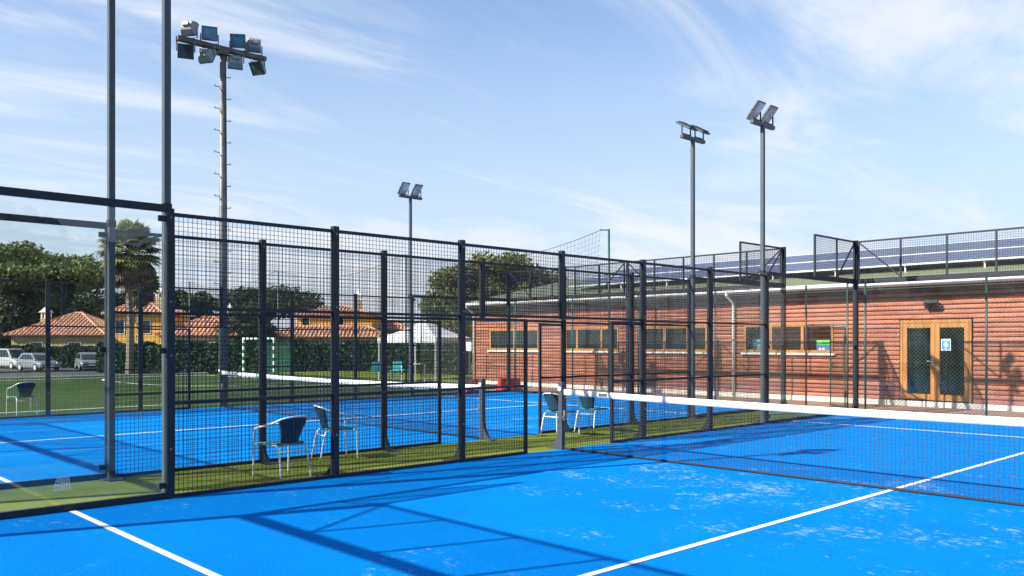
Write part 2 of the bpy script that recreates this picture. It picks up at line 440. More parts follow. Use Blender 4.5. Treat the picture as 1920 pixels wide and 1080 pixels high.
arc = [(9-6*cos(a*pi/16), 26.1-6*sin(a*pi/16)) for a in range(8,-1,-1)] + [(9-6*cos(a*pi/16), 29.1+6*sin(a*pi/16)) for a in range(0,5)]
strip(arc, .10, .004, 'pitch_line', WHITE, p)
k = MB(); k.cbox((-34,34.0,-.4),(9.5,34.25,.10), .02); tag(k.build('kerb_wall', CONCRETE), 'pale concrete kerb wall running along the far end of the football pitch', 'kerb wall')

# ------------------------------------------------------------------ court enclosures
def wire_mesh(w, h, step=.05, r=.0021):
    m = MB(); nx = round(w/step); nz = round(h/step)
    for i in range(1, nx):
        x = w*i/nx; m.bar((x, r, 0), (x, r, h), 2*r, caps=False)
    for j in range(1, nz):
        z = h*j/nz; m.bar((0, -r, z), (w, -r, z), 2*r, caps=False)
    return m
WM = {}
def mesh_panel(parent, x0, x1, z0, z1, y=0.0, rails=(), stiff=(), brace=None, fr=.038, name='mesh_panel', bottom=True, vl=None, vr=None):
    """steel frame with welded wire; the wire is a piece of its own"""
    m = MB(); e = fr/2
    vl = vl or fr; vr = vr or fr
    m.bar((x0+vl/2, y, z0), (x0+vl/2, y, z1), vl, fr, up=(0,1,0)); m.bar((x1-vr/2, y, z0), (x1-vr/2, y, z1), vr, fr, up=(0,1,0))
    m.bar((x0+vl, y, z1-e), (x1-vr, y, z1-e), fr)
    if bottom: m.bar((x0+vl, y, z0+e), (x1-vr, y, z0+e), fr)
    for z in rails: m.bar((x0+vl, y, z), (x1-vr, y, z), fr*.9)
    for x in stiff: m.bar((x, y, z0+fr), (x, y, z1-fr), fr*.95)
    if brace:
        for (a, b) in brace: m.bar((a[0], y, a[1]), (b[0], y, b[1]), .028)
    o = m.build(name, STEEL, parent)
    key = (round(x1-x0-vl-vr,3), round(z1-z0-2*fr,3))
    if key not in WM: WM[key] = wire_mesh(*key).mesh('wire_mesh', WIRE)
    link('wire_mesh', WM[key], o, (x0+vl, y, z0+fr))
    return o
PANEME = {}
def glass_pane(parent, x0, x1, z0, z1, y=0.0):
    key = (round(x1-x0,3), round(z1-z0,3))
    if key not in PANEME: PANEME[key] = MB().cbox((.004,-.006,0),(x1-x0-.004,.006,z1-z0), .0015).mesh('glass_pane', GLASS)
    return link('glass_pane', PANEME[key], parent, (x0, y, z0))
CL = MB().cbox((-.035,-.022,-.03),(.035,.022,.03), .005).mesh('clamp', RUBBER)
BOLT = MB().tube([(0,-.0405,0),(0,-.052,0)], .011, 8).mesh('bolt', GALV)
def foot(m, x, out, w=.08, reach=.24, h=.30):
    """curved gusset plate at a post foot, on the outer side"""
    s = out; pts = [(s*.04, 0), (s*(.04+reach), 0), (s*(.04+reach), .012)]
    for i in range(6):
        a = i/5*pi/2; pts.append((s*(.04 + reach - reach*sin(a)*.97), h - (h-.012)*cos(a)))
    pts.append((s*.04, h))
    m.prism(pts, 'x', x-.02, x+.02)
    m.box((x-.09, min(s*.045, s*(.06+reach)), 0), (x+.09, max(s*.045, s*(.06+reach)), .010))
def side_fence(y, out, gapL, gapR, label, skip_near=False):
    t = thing('court_side_fence', label, 'fence', (0, y, 0), 0, 'steel mesh and glass enclosures of the padel courts')
    pw = .08
    for x in (-6, -4, -2, 2, 4, 6):
        m = MB(); m.cbox((x-pw/2, -pw/2, 0), (x+pw/2, pw/2, 3.04), .005); foot(m, x, out)
        po = m.build('post', STEEL, t)
        for bz in (.52, 1.5, 2.06, 2.94): link('bolt', BOLT, po, (x, 0, bz))
    m = MB(); m.cbox((-pw/2, -pw/2, 2.0), (pw/2, pw/2, 3.04), .005); m.build('post', STEEL, t)
    for s in (-1, 1):
        m = MB(); m.cbox((s*10-.05, -.05, 0), (s*10+.05, .05, 4.02), .006); foot(m, s*10 - s*.0, out); m.build('corner_post', STEEL, t)
    e = pw/2
    for x0 in (-6, -4, 2, 4):
        a, b = x0+e, x0+2-e
        mesh_panel(t, a, b, .002, 3.0, 0, (1.0, 2.0), vl=.010, vr=.010)
    # bays beside the net post: open doorway up to 2 m
    mesh_panel(t, -2+e, gapL, .002, 1.98, 0, (1.0,), vl=.010, vr=.05); mesh_panel(t, gapR, 2-e, .002, 1.98, 0, (1.0,), vl=.05, vr=.010)
    mesh_panel(t, -2+e, -e, 2.0, 3.0, vl=.010, vr=.010); mesh_panel(t, e, 2-e, 2.0, 3.0, vl=.010, vr=.010)
    for s in (-1, 1):
        for a in (6, 8):
            x0, x1 = (a, a+2) if s > 0 else (-a-2, -a)
            x0 += e if x0 in (6,) else (.05 if x0 == -10 else 0); x1 -= e if x1 in (-6,) else (.05 if x1 == 10 else 0)
            glass_pane(t, x0, x1, .07, 2.99)
            for cx_ in (x0+.04, x1-.04):
                for cz_ in (.14, 1.55, 2.93):
                    if abs(abs(cx_)-8) < .1: continue
                    link('clamp', CL, t, (cx_, 0, cz_))
        x0, x1 = (6.04, 9.95) if s > 0 else (-9.95, -6.04)
        m = MB(); m.cbox((x0,-.03,3.0),(x1,.03,3.075), .004); m.build('top_rail', STEEL, t)
        m = MB(); m.cbox((x0,-.03,.0),(x1,.03,.065), .004); m.build('bottom_rail', STEEL, t)
        x0, x1 = (8.0, 9.95) if s > 0 else (-9.95, -8.0)
        xs = s*9.05
        mesh_panel(t, x0, x1, 3.08, 4.0, 0, (), (xs,), [((s*9.93, 3.95), (s*9.08, 3.12))])
    return t
def end_fence(x, y0, label):
    t = thing('court_end_fence', label, 'fence', (x, y0, 0), pi/2, 'steel mesh and glass enclosures of the padel courts')
    for i in range(5):
        glass_pane(t, i*2 + (.06 if i == 0 else 0), i*2+2 - (.06 if i == 4 else 0), .07, 2.99)
    m = MB(); m.cbox((.055,-.03,3.0),(9.945,.03,3.075), .004); m.build('top_rail', STEEL, t)
    m = MB(); m.cbox((.055,-.03,0),(9.945,.03,.065), .004); m.build('bottom_rail', STEEL, t)
    m = MB(); m.cbox((4.96,-.045 - .05,0),(5.04,-.035,4.02), .005) if x > 0 else m.cbox((4.96,.035,0),(5.04,.095,4.02), .005)
    m.build('post', STEEL, t)
    for a, b, br in ((.055, 4.95, [((.09, 3.95), (1.04, 3.12)), ((4.92, 3.95), (3.98, 3.12))]), (5.05, 9.945, [((5.08, 3.95), (6.02, 3.12)), ((9.91, 3.95), (8.96, 3.12))])):
        st = [a + (b-a)*k/5 + (.0) for k in range(1, 5)]
        mesh_panel(t, a, b, 3.08, 4.0, 0, (), st, br)
    return t
side_fence(0.0, 1, -.75, 1.16, 'nearest long mesh and glass fence, running from the left edge beside the near blue court')
side_fence(G, -1, -.90, 1.36, 'second long mesh and glass fence behind the near one, across the strip of olive turf')
side_fence(G+10, 1, -.8, 1.2, 'farthest mesh fence of the far blue court, in front of the football pitch')
end_fence(10, -10, 'glass end fence of the near court with mesh band, in front of the double door')
end_fence(10, G, 'glass end fence of the far court with mesh band, in front of the clubhouse windows')
end_fence(-10, -10, 'glass end fence behind the near court service line, outside the left picture edge')
end_fence(-10, G, 'glass end fence at the near end of the far court, outside the left picture edge')

# ------------------------------------------------------------------ nets
def court_net(y0, label):
    t = thing('court_net', label, 'net', (0, y0, 0), 0, 'padel nets')
    L = 10.0
    def top(s): return .92 - .045*4*s*(1-s)
    m = MB()
    for s in (0, 1):
        yy = s*L; out = -1 if s == 0 else 1
        q = MB(); q.cbox((-.04, yy-.04, 0), (.04, yy+.04, 1.03), .006)
        for_ = MB()
        pts = [(out*.045, 0), (out*.30, 0), (out*.30, .012)]
        for i in range(7):
            a = i/6*pi/2; pts.append((out*(.045 + .255*(1-sin(a))), .36 - .348*cos(a)))
        q.prism([(yy+a_, b_) for a_, b_ in pts], 'x', -.03, .03)
        o = q.build('net_post', NETPOST, t)
        b = MB(); b.tube([(-.047, yy, .93), (-.055, yy, .93)], .035, 14); b.build('emblem_disc', WHITE, o)
        c = MB(); c.cbox((-.018, yy-out*.05-.03, .45), (.018, yy-out*.05+.03, .60), .004); c.tube([(-.04, yy-out*.06, .5), (.04, yy-out*.06, .5)], .014, 8)
        c.build('tension_winch', GALV, o)
    def P(s, z): return (0.0, .06 + s*(L-.12), z)
    # cords: the net hangs with slight unevenness
    nv = 210; nh = 19; rnd = random.Random(3)
    jit = [[(rnd.uniform(-.004,.004), rnd.uniform(-.004,.004)) for _ in range(nv+1)] for _ in range(nh+1)]
    def N(i, j):
        s = i/nv; z = .03 + (top(s)-.085-.03)*j/nh; a = jit[j][i]
        return (a[0] + .008*sin(i*.21)*(1-j/nh), .06+s*(L-.12)+a[1], z + a[1]*.6)
    cord = MB()
    for i in range(nv+1):
        for j in range(0, nh):
            cord.bar(N(i,j), N(i,j+1), .0034, caps=False)
    for j in range(nh+1):
        for i in range(nv):
            cord.bar(N(i,j), N(i+1,j), .0034, caps=False)
    cord.build('net_cords', CORD, t)
    bd = MB(); n = 60
    sec = [(-.007,-.085),(.007,-.085),(.011,-.045),(.009,-.004),(0,.004),(-.009,-.004),(-.011,-.045)]
    rows = []
    for i in range(n+1):
        s = i/n; z = top(s); k = 1 + .04*sin(i*1.7)
        rows.append([(q[0]*k, .055+s*(L-.11), z+q[1]) for q in sec])
    pts = [q for r in rows for q in r]; w = len(sec)
    bd.poly(pts, [(i*w+k, i*w+(k+1)%w, i*w+w+(k+1)%w, i*w+w+k) for i in range(n) for k in range(w)] + [tuple(range(w)), tuple(range(n*w+w-1, n*w-1, -1))])
    o = bd.build('net_band', BAND, t, True)
    pr = MB()
    for yy in (L-.75,):      # faint grey print near the post
        pr.box((-.0135, yy-.16, .92-.07), (-.0125, yy, .92-.03))
    pr.build('band_print', GREY, o)
    bt = MB(); bt.tube([(0, .06, .025), (0, L*.33, .018), (0, L*.66, .02), (0, L-.06, .025)], .016, 7); bt.build('bottom_tape', CORD, t, True)
    return t
court_net(-10, 'low black net with white top band across the near blue court')
court_net(G, 'low black net with white top band across the far blue court, seen through mesh')

# ------------------------------------------------------------------ light poles of the courts
def light_pole(x, y, face, label):
    t = thing('light_pole', label, 'light pole', (x, y, 0), 0, 'floodlight poles on the court fences')
    oy = .080 if face < 0 else -.080
    m = MB(); m.cbox((-.037, oy-.037, 0), (.037, oy+.037, 6.0), .005); foot_y = 1 if oy > 0 else -1
    m.box((-.12, oy-.11, 0), (.12, oy+.11, .012)); m.build('pole', POLE, t)
    b = MB(); b.box((-.044, oy-.044, 3.02), (.044, oy+.044, 3.10)); b.build('collar', STEEL, t)
    c = MB(); c.cbox((-.42, oy-.045, 6.0), (.42, oy+.045, 6.075), .008); c.build('crossbar', POLE, t)
    for sx in (-.24, .24):
        M = Matrix.Translation((sx, oy, 6.27)) @ Euler((R(50 if face < 0 else 30)*face, 0, 0)).to_matrix().to_4x4()
        h = MB(); h.cbox((-.145,-.21,-.012), (.145,.21,.03), .010, M)
        for k in range(9): h.box((-.12,-.17+k*.04,.03), (.12,-.158+k*.04,.055), M)
        ho = h.build('floodlight', LAMPDARK, t)
        gl = MB(); gl.box((-.125,-.19,-.0155), (.125,.19,-.0125), M)
        gl.build('lamp_glass', LAMPGLASS, ho)
        br = MB()
        for s in (-1, 1):
            br.bar((sx+s*.155, oy, 6.09), (sx+s*.155, oy, 6.28), .010, .03, up=(0,1,0))
        br.bar((sx-.155, oy, 6.10), (sx+.155, oy, 6.10), .04, .012)
        br.build('bracket', STEEL, ho)
    return t
light_pole(-6, 0, -1, 'nearest dark square pole rising out of the top at left, between glass and mesh')
light_pole(6, 0, -1, 'tallest slim pole at right with two angled floodlights whose glass faces show')
light_pole(-6, G, 1, 'second dark pole rising out of the top, leftmost, seen through the near glass')
light_pole(6, G, 1, 'slim pole right of centre with two flat floodlights seen edge on')
light_pole(6, G+10, -1, 'distant slim pole left of centre with two small floodlights')
light_pole(-6, G+10, -1, 'far court light pole outside the left picture edge')

# logo printed on the near glass: dotted half ball over two lines of letters
def text_mesh(s, size, mat, name, parent, loc, rot, thick=.0006):
    cu = bpy.data.curves.new(name, 'FONT'); cu.body = s; cu.size = size; cu.align_x = 'CENTER'; cu.extrude = thick
    tmp = bpy.data.objects.new(name, cu); COL.objects.link(tmp)
    bpy.context.view_layer.update()
    me = bpy.data.meshes.new_from_object(tmp.evaluated_get(bpy.context.evaluated_depsgraph_get()))
    bpy.data.objects.remove(tmp); bpy.data.curves.remove(cu)
    me.materials.clear(); me.materials.append(mat)
    return link(name, me, parent, loc, rot)
lg = thing('glass_logo', 'small white dotted half-ball logo with lettering low on the near glass pane', 'logo', (-7.03, -.0075, .20))
d = MB()
for r_ in range(5):
    z = .082 + r_*.013; w = .062*sqrt(max(0, 1-(r_/5.2)**2))
    n = max(3, int(w/.0065))
    for i in range(n):
        x = -w + 2*w*i/(n-1); d.box((x-.0036,-.0006,z-.0036), (x+.0036,.0006,z+.0036))
d.build('dot_pattern', WHITE, lg)
text_mesh('PADEL', .055, WHITE, 'lettering', lg, (0, -.0006, .036), (pi/2, 0, 0))
text_mesh('ALICANTE', .034, WHITE, 'lettering', lg, (0, -.0006, .006), (pi/2, 0, 0))

# ------------------------------------------------------------------ chairs
def arc_pts(P, n=6):
    """Catmull-Rom through control points"""
    P = [Vector(p) for p in P]; Q = [P[0]*2-P[1]] + P + [P[-1]*2-P[-2]]; out = []
    for i in range(1, len(Q)-2):
        for k in range(n):
            u = k/n; a,b,c,d_ = Q[i-1],Q[i],Q[i+1],Q[i+2]
            out.append(.5*((2*b)+(c-a)*u+(2*a-5*b+4*c-d_)*u*u+(3*b-a-3*c+d_)*u**3))
    out.append(P[-1]); return out
def make_chair(label):
    t = thing('terrace_chair', label, 'chair', group='aluminium chairs with teal woven seats')
    kx, ky = .90, .93
    def sc_(pts): return [(p[0]*kx, p[1]*.95, p[2] if p[2] < .5 else .5+(p[2]-.5)*.80) for p in pts]
    loop = [(-.275,.25,0),(-.275,.24,.30),(-.275,.225,.58),(-.272,.15,.645),(-.265,0,.68),(-.245,-.16,.735),(-.19,-.265,.79),(-.08,-.315,.815),(.08,-.315,.815),(.19,-.265,.79),(.245,-.16,.735),(.265,0,.68),(.272,.15,.645),(.275,.225,.58),(.275,.24,.30),(.275,.25,0)]
    m = MB(); m.tube(arc_pts(sc_(loop), 5), .0125, 8); m.build('arm_frame', ALU, t, True)
    for s in (-1, 1):
        m = MB(); m.tube(arc_pts(sc_([(s*.20,.20,.415),(s*.20,0,.412),(s*.20,-.17,.405),(s*.215,-.23,.33),(s*.235,-.30,0)]), 5), .0125, 8); m.build('rear_leg', ALU, t, True)
    m = MB(); m.tube(sc_([(-.275,.20,.415),(.275,.20,.415)]), .011, 8); m.build('cross_tube', ALU, t, True)
    m = MB(); m.tube(sc_([(-.215,-.235,.34),(.215,-.235,.34)]), .009, 8); m.build('cross_tube', ALU, t, True)
    m = MB(); m.tube(sc_([(-.20,-.16,.41),(.20,-.16,.41)]), .010, 8); m.build('cross_tube', ALU, t, True)
    # seat: rounded slab, dished
    m = MB(); n = 8; top = []; bot = []
    for i in range(n+1):
        for j in range(n+1):
            x = -.24 + .48*i/n; y = -.19 + .42*j/n
            k = 1 - .16*max(0, -(y-.02)/.21)
            zz_ = .443 - .014*(1-(x/.24)**2)*(1-((y-.02)/.21)**2) - .018*max(0, (y-.15)/.08)
            top.append((x*k, y, zz_)); bot.append((x*k, y, zz_-.022))
    W = n+1; N2 = W*W; f = []
    for i in range(n):
        for j in range(n):
            a = i*W+j; f.append((a,a+W,a+W+1,a+1)); f.append((N2+a,N2+a+1,N2+a+W+1,N2+a+W))
    for i in range(n):
        f += [(i*W,N2+i*W,N2+(i+1)*W,(i+1)*W), (i*W+n,(i+1)*W+n,N2+(i+1)*W+n,N2+i*W+n), (i,i+1,N2+i+1,N2+i), (n*W+i,N2+n*W+i,N2+n*W+i+1,n*W+i+1)]
    m.poly(sc_(top+bot), f); m.build('seat', WEAVESEAT, t, True)
    m = MB(); fr_, bk = [], []; nu, nv_ = 8, 8
    for j in range(nv_+1):
        v = j/nv_; z = .435 + v*.385; w = .135 + .09*v**1.2; yb = -.185 - .10*v
        for i in range(nu+1):
            u = -1 + 2*i/nu; x = w*u; bow = (.04 + .035*v)*(u*u)
            fr_.append((x, yb + bow - .02*v, z - .035*v*u*u)); bk.append((x, yb + bow - .014 - .02*v, z - .035*v*u*u))
    W = nu+1; N2 = len(fr_); f = []
    for j in range(nv_):
        for i in range(nu):
            a = j*W+i; f.append((a,a+1,a+W+1,a+W)); f.append((N2+a,N2+a+W,N2+a+W+1,N2+a+1))
        f += [(j*W,j*W+W,N2+j*W+W,N2+j*W), (j*W+nu,N2+j*W+nu,N2+j*W+W+nu,j*W+W+nu)]
    for i in range(nu): f += [(i,N2+i,N2+i+1,i+1), (nv_*W+i,nv_*W+i+1,N2+nv_*W+i+1,N2+nv_*W+i)]
    m.poly(sc_(fr_+bk), f); m.build('backrest', WEAVE, t, True)
    return t
proto = make_chair('teal woven chair nearest the camera, its back to us beside the mesh fence')
spots = [(-4.47, .42, R(6), None),
         (-3.06, 1.50, R(-104), 'teal woven chair turned to the right, just behind a thick near fence post'),
         (1.40, 1.36, R(-84), 'teal woven chair with its back half hidden by the net post'),
         (2.30, 1.38, R(-84), 'teal woven chair right of the net post, its back under the white net band'),
         (-4.35, 12.45, R(5), 'teal woven chair at far left beyond the far court, on the green pitch side')]
for i, (x, y, a, lab) in enumerate(spots):
    o = proto if i == 0 else copy_tree(proto)
    o.location = (x, y, .002); o.rotation_euler = (0, 0, a)
    if lab: o['label'] = lab

# ------------------------------------------------------------------ clubhouse
FX = 13.2; YL, YR = 17.3, -10.0; ZT = 3.06
club = thing('clubhouse', 'long low clubhouse with red timber siding, green roof and solar panels', 'building', (FX, 0, 0))
def cl(x): return x - FX
m = MB(); m.box((.05, YR, .0), (11.6, YL, 3.02)); m.build('wall_core', ROOM, club)
m = MB(); m.cbox((-.035, YR, -.02), (.045, YL, .13), .008); m.build('plinth', PLINTH, club)
WIN = [(13.61,16.30,[14.92]), (9.76,12.20,[11.65,10.52]), (6.21,8.62,[7.82,6.92]), (2.13,4.87,[4.01,3.02]), (-7.6,-4.9,[-6.7,-5.8])]
DOOR = (-1.46, .27); WZ0, WZ1 = 1.37, 2.17
holes = [(a, b, WZ0-.08, WZ1) for a, b, _ in WIN] + [(DOOR[0], DOOR[1], .13, 2.22)]
ch = .1175; z = .135; rp = random.Random(5); prof_cache = {}
def plank_mesh(L, h):
    key = (round(L,3), round(h,3))
    if key not in prof_cache:
        o = [(.048,0),(.020,0),(.006,.007),(-.004,.024),(-.005,h*.60),(.001,h-.030),(.015,h-.016),(.048,h-.016)]
        mm = MB(); n = len(o)
        p = [(q[0],0,q[1]) for q in o] + [(q[0],L,q[1]) for q in o]
        mm.poly(p, [tuple(range(n)), tuple(range(2*n-1,n-1,-1))] + [(i,n+i,n+(i+1)%n,(i+1)%n) for i in range(n)])
        prof_cache[key] = mm.mesh('plank', PLANK)
    return prof_cache[key]
row = 0
while z < ZT-.02:
    h = min(ch, ZT-z); ints = [(YR, YL)]
    for a, b, z0, z1 in holes:
        if z0 < z+h*.5 < z1:
            nw = []
            for c, d_ in ints:
                if b <= c or a >= d_: nw.append((c, d_)); continue
                if a-.03 > c: nw.append((c, a-.03))
                if b+.03 < d_: nw.append((b+.03, d_))
            ints = nw
    for c, d_ in ints:
        x = c
        while x < d_-.01:
            L = rp.choice((4.2, 4.8, 5.4, 3.6)); L = L if d_-(x+L) > .8 else d_-x
            link('plank', plank_mesh(L-.004, h), club, (rp.uniform(-.004,.004), x, z+rp.uniform(-.0025,.0025)), (rp.uniform(-.0008,.0008), 0, 0)); x += L
    z += ch; row += 1
# windows
for a, b, mul in WIN:
    w = MB(); f_ = .07
    w.cbox((-.03, a-.03, WZ1-f_), (.048, b+.03, WZ1+.02), .005); w.cbox((-.03, a-.03, WZ0-.02), (.048, b+.03, WZ0+f_-.01), .005)
    for y in (a, b): w.cbox((-.028, y-.03 if y == a else y-.045, WZ0+f_-.01), (.048, y+.045 if y == a else y+.03, WZ1-f_), .005)
    for y in mul: w.cbox((-.02, y-.045, WZ0+f_-.01), (.048, y+.045, WZ1-f_), .005)
    o = w.build('window', WOODFRAME, club)
    for c, d_ in zip([a]+mul[::-1] if a < mul[0] else [a]+mul, (mul[::-1] if a < mul[0] else mul)+[b]):
        lo, hi = sorted((c, d_))
        pm = MB(); pm.box((.012, lo+.04, WZ0+.055), (.022, hi-.04, WZ1-.065)); pm.build('pane', PANE, o)
    s = MB(); s.cbox((-.09, a-.10, WZ0-.085), (.047, b+.10, WZ0-.025), .008); s.build('sill', WHITE, o)
# double door
dm = MB(); a, b = DOOR
dm.cbox((-.03, a, 2.14), (.048, b, 2.22), .005); dm.cbox((-.03, a, .15), (.048, a+.06, 2.138), .005); dm.cbox((-.03, b-.06, .15), (.048, b, 2.138), .005)
door = dm.build('door_frame', WOODFRAME, club)
mid = (a+b)/2
for lo, hi, hand in ((a+.063, mid-.003, 0), (mid+.003, b-.063, 1)):
    l = MB(); l.cbox((-.024, lo, .17), (.04, lo+.11, 2.135), .006); l.cbox((-.024, hi-.11, .17), (.04, hi, 2.135), .006)
    l.box((-.020, lo+.11, 2.02), (.038, hi-.11, 2.133)); l.box((-.020, lo+.11, .172), (.038, hi-.11, .32))
    lf = l.build('door_leaf', WOODFRAME, club)
    pm = MB(); pm.box((.004, lo+.105, .315), (.014, hi-.105, 2.025)); pm.build('pane', PANE, lf)
    if hand:
        hd = MB(); hd.tube([(-.024, lo+.055, 1.16), (-.075, lo+.055, 1.16), (-.078, lo+.17, 1.165)], .011, 8); hd.box((-.028, lo+.035, 1.08), (-.0245, lo+.075, 1.24)); hd.build('handle', ALU, lf, False)
# eaves, gutter, roof, ridge
S = .20; X0 = -.42; Z0 = 3.22; XR = 6.2
def rz_(x): return Z0 + S*(x-X0)
m = MB(); m.prism([(X0,Z0),(XR,rz_(XR)),(XR,rz_(XR)-.12),(X0,Z0-.09)], 'y', YR-.4, YL+.35)
m.prism([(XR+.001,rz_(XR)),(12.8,Z0),(12.8,Z0-.12),(XR+.001,rz_(XR)-.12)], 'y', YR-.4, YL+.35)
roof = m.build('roof', ROOF, club)
m = MB(); m.box((X0+.03, YR-.3, 3.035), (.0, YL+.2, 3.075)); m.build('soffit', FASCIA, club)
m = MB(); m.prism([(X0-.10,3.135),(X0-.02,3.085),(X0+.02,3.085),(X0+.02,3.225),(X0-.115,3.225),(X0-.115,3.20)], 'y', YR-.4, YL+.3); m.build('gutter', WHITE, club)
m = MB(); m.box((X0+.021, YR-.35, 3.03), (X0+.06, YL+.25, 3.20)); m.build('fascia', FASCIA, club)
for y in (5.22, YL-.06):
    m = MB(); m.tube([(X0-.04, y, 3.12), (X0-.03, y, 3.05), (-.10, y, 2.86), (-.075, y, 2.70), (-.075, y, .02)], .045, 10)
    for zc in (2.3, 1.2): m.tube([(-.075, y, zc), (-.075, y, zc+.04)], .053, 10)
    m.build('downpipe', WHITE, club, True)
m = MB(); m.cbox((-.16, YL+.02, 1.3), (.0, YL+.32, 1.68), .01); m.build('meter_box', WHITE, club)
# gable end boards
m = MB(); m.prism([(.06,3.02),(11.55,3.02),(XR,rz_(XR)-.13)], 'y', YL-.06, YL); m.build('gable_wall', PLANK, club)
m = MB(); m.box((.05, YL+.001, .13), (11.6, YL+.03, 3.02)); m.build('end_wall', PLANK, club)
# solar panels: two rows on raised rails
px0, pz0, ps = 1.42, 3.77, .262
ang = math.atan(ps); PL = 1.62
sm = MB(); sm.box((0, .012, 0), (PL, .993, .035)).mesh
fr_ = MB(); fr_.prism([(0,0),(PL,0),(PL,.042),(PL-.022,.042),(PL-.022,.003),(.045,.003),(.045,.042),(0,.042)], 'y', .002, 1.008)
frm = fr_.mesh('solar_panel', PFRAME); glm = MB().box((.045,.001,.004),(PL-.022,1.009,.036)).mesh('solar_cells', SOLAR)
for r_ in range(2):
    for i in range(23):
        y = 12.4 - i*1.012
        o = link('solar_panel', frm, club, (px0 + r_*(PL+.035)*cos(ang), y, pz0 + r_*(PL+.035)*sin(ang)), (0, -ang, 0))
        link('solar_cells', glm, o)
m = MB()
for i in range(0, 24, 2):
    y = 12.9 - i*1.012
    m.bar((px0+.05, y, pz0-.03), (px0+3.2*cos(ang), y, pz0-.03+3.2*sin(ang)), .04)
    m.bar((px0+3.0*cos(ang), y, rz_(px0+3.0*cos(ang))), (px0+3.0*cos(ang), y, pz0+3.0*sin(ang)), .04)
    m.bar((px0+.1, y, rz_(px0+.1)), (px0+.1, y, pz0), .04)
m.build('panel_rack', ALU, club)
# wall lamp over the door
wl = thing('wall_floodlight', 'black floodlight fixed to the red siding above the double door', 'wall lamp', (FX-.01, -.56, 2.62))
M = Matrix.Translation((-.14, 0, .0)) @ Euler((0, R(-42), 0)).to_matrix().to_4x4()
m = MB(); m.cbox((-.07,-.17,-.11), (.03,.17,.11), .012, M); o = m.build('housing', LAMPDARK, wl)
m = MB(); m.box((-.074,-.14,-.085), (-.0705,.14,.085), M); m.build('lamp_glass', PANE, o)
m = MB(); m.cbox((-.05,-.10,-.03), (.0,.10,.06), .006); m.bar((-.03,-.18,0.01), (-.15,-.18,0.0), .012, .035); m.bar((-.03,.18,0.01), (-.15,.18,0.0), .012, .035); m.bar((-.03,-.18,.01),(-.03,.18,.01),.02); m.build('bracket', STEEL, wl)
# notices
sg = thing('door_sign', 'small blue and white notice with a round emblem on the right door leaf', 'sign', (FX+.003, -.85, 1.44))
m = MB(); m.box((-.004,-.115,0),(0,.115,.29)); m.build('sheet', WHITE, sg)
m = MB(); m.box((-.0065,-.10,.015),(-.0042,.10,.275)); m.build('blue_field', SIGNB, sg)
m = MB(); m.tube([(-.0066,0,.145),(-.0085,0,.145)], .055, 18); o = m.build('round_emblem', WHITE, sg)
m = MB(); m.tube([(-.0086,0,.145),(-.0095,0,.145)], .018, 10); m.build('emblem_dot', GREY, o)
m = MB(); m.box((-.0080,-.075,.235),(-.0066,.075,.25)); m.box((-.0080,-.02,.04),(-.0066,.02,.065)); m.build('print_line', WHITE, sg)
st = thing('window_sticker', 'green and blue sticker in the corner of the window nearest the door', 'sticker', (FX+.011, 2.40, 1.43))
m = MB(); m.box((-.004,-.20,.14),(0,.20,.28)); m.build('green_field', STICKG, st)
m = MB(); m.box((-.004,-.20,.0),(0,.20,.136)); m.build('blue_field', STICKB, st)
text_mesh('OK', .105, WHITE, 'lettering', st, (-.0055, .12, .17), (pi/2, 0, -pi/2))
m = MB(); m.tube([(-.0045,.10,.03),(-.006,.10,.03)], .035, 12); m.tube([(-.0045,.0,.03),(-.006,.0,.03)], .035, 12); m.build('white_print', WHITE, st)
s2 = thing('window_sticker', 'pale teal square sticker low in the left pane of the same window', 'sticker', (FX+.011, 4.33, 1.44))
m = MB(); m.box((-.004,-.14,0),(0,.14,.30)); m.build('sheet', TURQ, s2); m = MB(); m.tube([(-.0045,0,.13),(-.006,0,.13)], .05, 14); m.box((-.006,-.01,.20),(-.0045,.01,.26)); m.build('white_print', WHITE, s2)

# ------------------------------------------------------------------ chain link fence and gate
def chain_panel(L, H, cell=.062, r=.0022):
    m = MB(); hc = cell/sqrt(2)*1.0; n = int(L/hc); k = int(H/hc)
    for i in range(n):
        x = i*hc; pts = []
        # each wire zigzags up between two columns
        for j in range(k+1):
            pts.append((x + (hc if (j+i) % 2 else 0), (.002 if j % 2 else -.002), j*hc))
        for a, b in zip(pts, pts[1:]): m.bar(a, b, 2*r, caps=False)
    return m
cf = thing('chain_link_fence', 'tall green chain link fence between the courts and the clubhouse', 'fence', (10.6, 0, 0))
posts = [-7.9, -5.26, -2.61, .04, .48, 1.55, 4.2, 6.85, 9.5, 12.15, 14.8, 17.4]
for y in posts:
    m = MB(); m.tube([(0, y, -.01), (0, y, 3.05)], .026, 10); m.tube([(0, y, 3.05), (0, y, 3.07)], .030, 10)
    m.build('post', GREENPOST, cf, True)
for a, b in zip(posts, posts[1:]):
    z0 = 2.12 if (a, b) == (.48, 1.55) else .03
    w = chain_panel(b-a-.06, 3.0-z0).build('chain_link', CHAIN, cf, False, (0.0, a+.03, z0), (0, 0, pi/2))
for z in (3.0,):
    m = MB(); m.tube([(0,-7.9,z),(0,17.4,z)], .003, 5); m.build('tension_wire', CHAIN, cf)
m = MB(); m.tube([(0,.5,2.08),(0,1.53,2.08)], .02, 8); m.build('gate_lintel', GREENPOST, cf)
gt = thing('fence_gate', 'narrow green mesh gate standing open in the chain link fence', 'gate', (10.64, .56, .06), atan2(.70, .66))
m = MB()
for a, b in (((0,0,0),(0,0,1.96)), ((.95,0,0),(.95,0,1.96)), ((0,0,1.96),(.95,0,1.96)), ((0,0,0),(.95,0,0)), ((0,0,.98),(.95,0,.98))): m.tube([a, b], .019, 8)
m.build('gate_frame', GREENPOST, gt)
